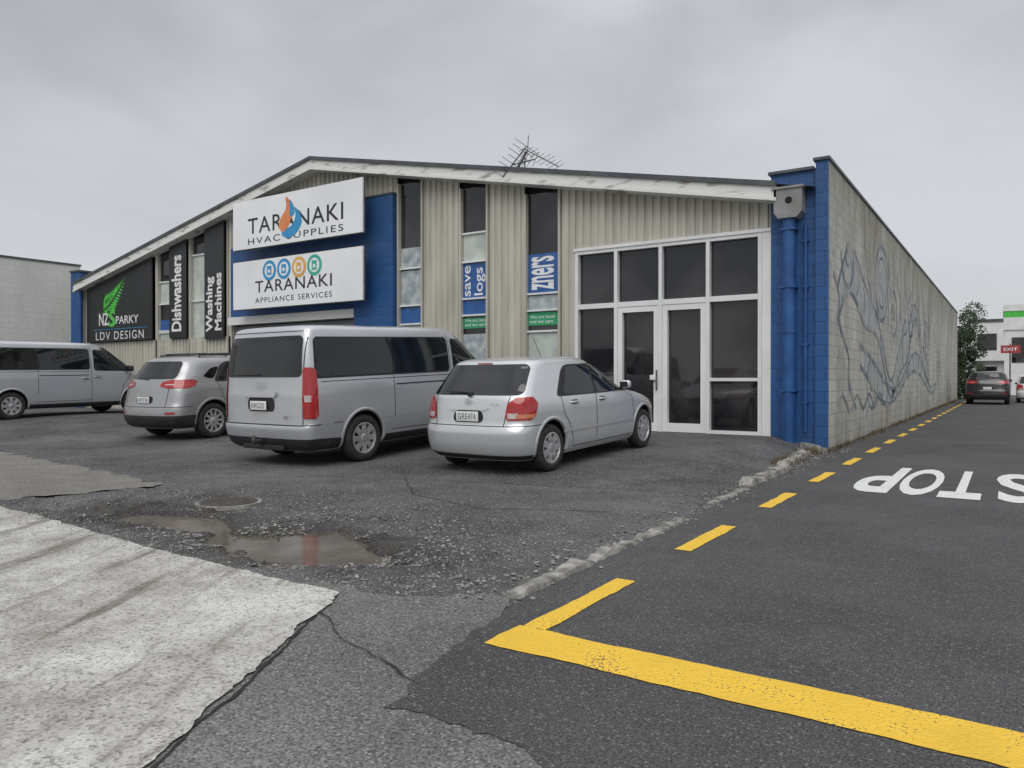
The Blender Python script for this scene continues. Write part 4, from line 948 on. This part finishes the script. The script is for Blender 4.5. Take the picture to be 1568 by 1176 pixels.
for (x,y_,s) in ((-2.78,13.35,.14),(-2.6,13.2,.10),(-2.86,13.0,.08),(-2.72,12.85,.06)):
    o=box('concrete_rubble',-s,s,-s*.8,s*.8,-.02,s*.9,M['concrete'],None,.02); o.location=(x,y_,0.0); o.rotation_euler=(.1,.15,random.uniform(0,3))

# ---------------------------------------------------------------- world / light / camera
w=D.worlds.new('World'); scene.world=w; w.use_nodes=True; n=w.node_tree.nodes; l=w.node_tree.links
bg=n['Background']; out=n['World Output']
sky=n.new('ShaderNodeTexSky'); sky.sky_type='NISHITA'; sky.sun_disc=False; sky.sun_elevation=math.radians(50); sky.sun_rotation=math.radians(155)
l.new(sky.outputs[0],bg.inputs[0]); bg.inputs[1].default_value=0.012
tc=n.new('ShaderNodeTexCoord'); sp=n.new('ShaderNodeSeparateXYZ'); l.new(tc.outputs['Generated'],sp.inputs[0])
mp=n.new('ShaderNodeMapping'); mp.inputs['Scale'].default_value=(1,1,2.4); l.new(tc.outputs['Generated'],mp.inputs[0])
t=n.new('ShaderNodeTexNoise'); t.inputs['Scale'].default_value=1.7; t.inputs['Detail'].default_value=6; t.inputs['Roughness'].default_value=0.5; t.inputs['Distortion'].default_value=0.4; l.new(mp.outputs[0],t.inputs['Vector'])
r=n.new('ShaderNodeValToRGB'); e=r.color_ramp.elements; e[0].position=0.34; e[0].color=(0.385,0.40,0.425,1); e[1].position=0.66; e[1].color=(0.66,0.66,0.68,1)
l.new(t.outputs['Fac'],r.inputs[0])
hz=n.new('ShaderNodeMapRange'); hz.inputs[1].default_value=0.0; hz.inputs[2].default_value=0.40; hz.inputs[3].default_value=0.75; hz.inputs[4].default_value=0.0; l.new(sp.outputs[2],hz.inputs[0])
mx=n.new('ShaderNodeMix'); mx.data_type='RGBA'; l.new(hz.outputs[0],mx.inputs[0]); l.new(r.outputs[0],mx.inputs[6]); mx.inputs[7].default_value=(0.62,0.63,0.65,1)
zn=n.new('ShaderNodeMapRange'); zn.inputs[1].default_value=0.55; zn.inputs[2].default_value=1.0; zn.inputs[3].default_value=0.93; zn.inputs[4].default_value=2.0; l.new(sp.outputs[2],zn.inputs[0])
bg2=n.new('ShaderNodeBackground'); l.new(mx.outputs[2],bg2.inputs[0]); l.new(zn.outputs[0],bg2.inputs[1])
ad=n.new('ShaderNodeAddShader'); l.new(bg.outputs[0],ad.inputs[0]); l.new(bg2.outputs[0],ad.inputs[1]); l.new(ad.outputs[0],out.inputs[0])
sl=D.lights.new('sun','SUN'); sl.energy=1.5; sl.angle=math.radians(50); sl.color=(1,0.98,0.95)
so=D.objects.new('sun',sl); COL.objects.link(so); so.rotation_euler=(math.radians(42),0,math.radians(25))
scene.view_settings.view_transform='Standard'; scene.view_settings.look='None'; scene.view_settings.exposure=0
cam=D.cameras.new('camera'); co=D.objects.new('camera',cam); COL.objects.link(co); cam.sensor_width=36; cam.lens=26.4; cam.clip_end=3000; cam.clip_start=0.05
co.location=(0,0,1.2); co.rotation_euler=(math.radians(89.7),0,math.radians(33.4)); scene.camera=co
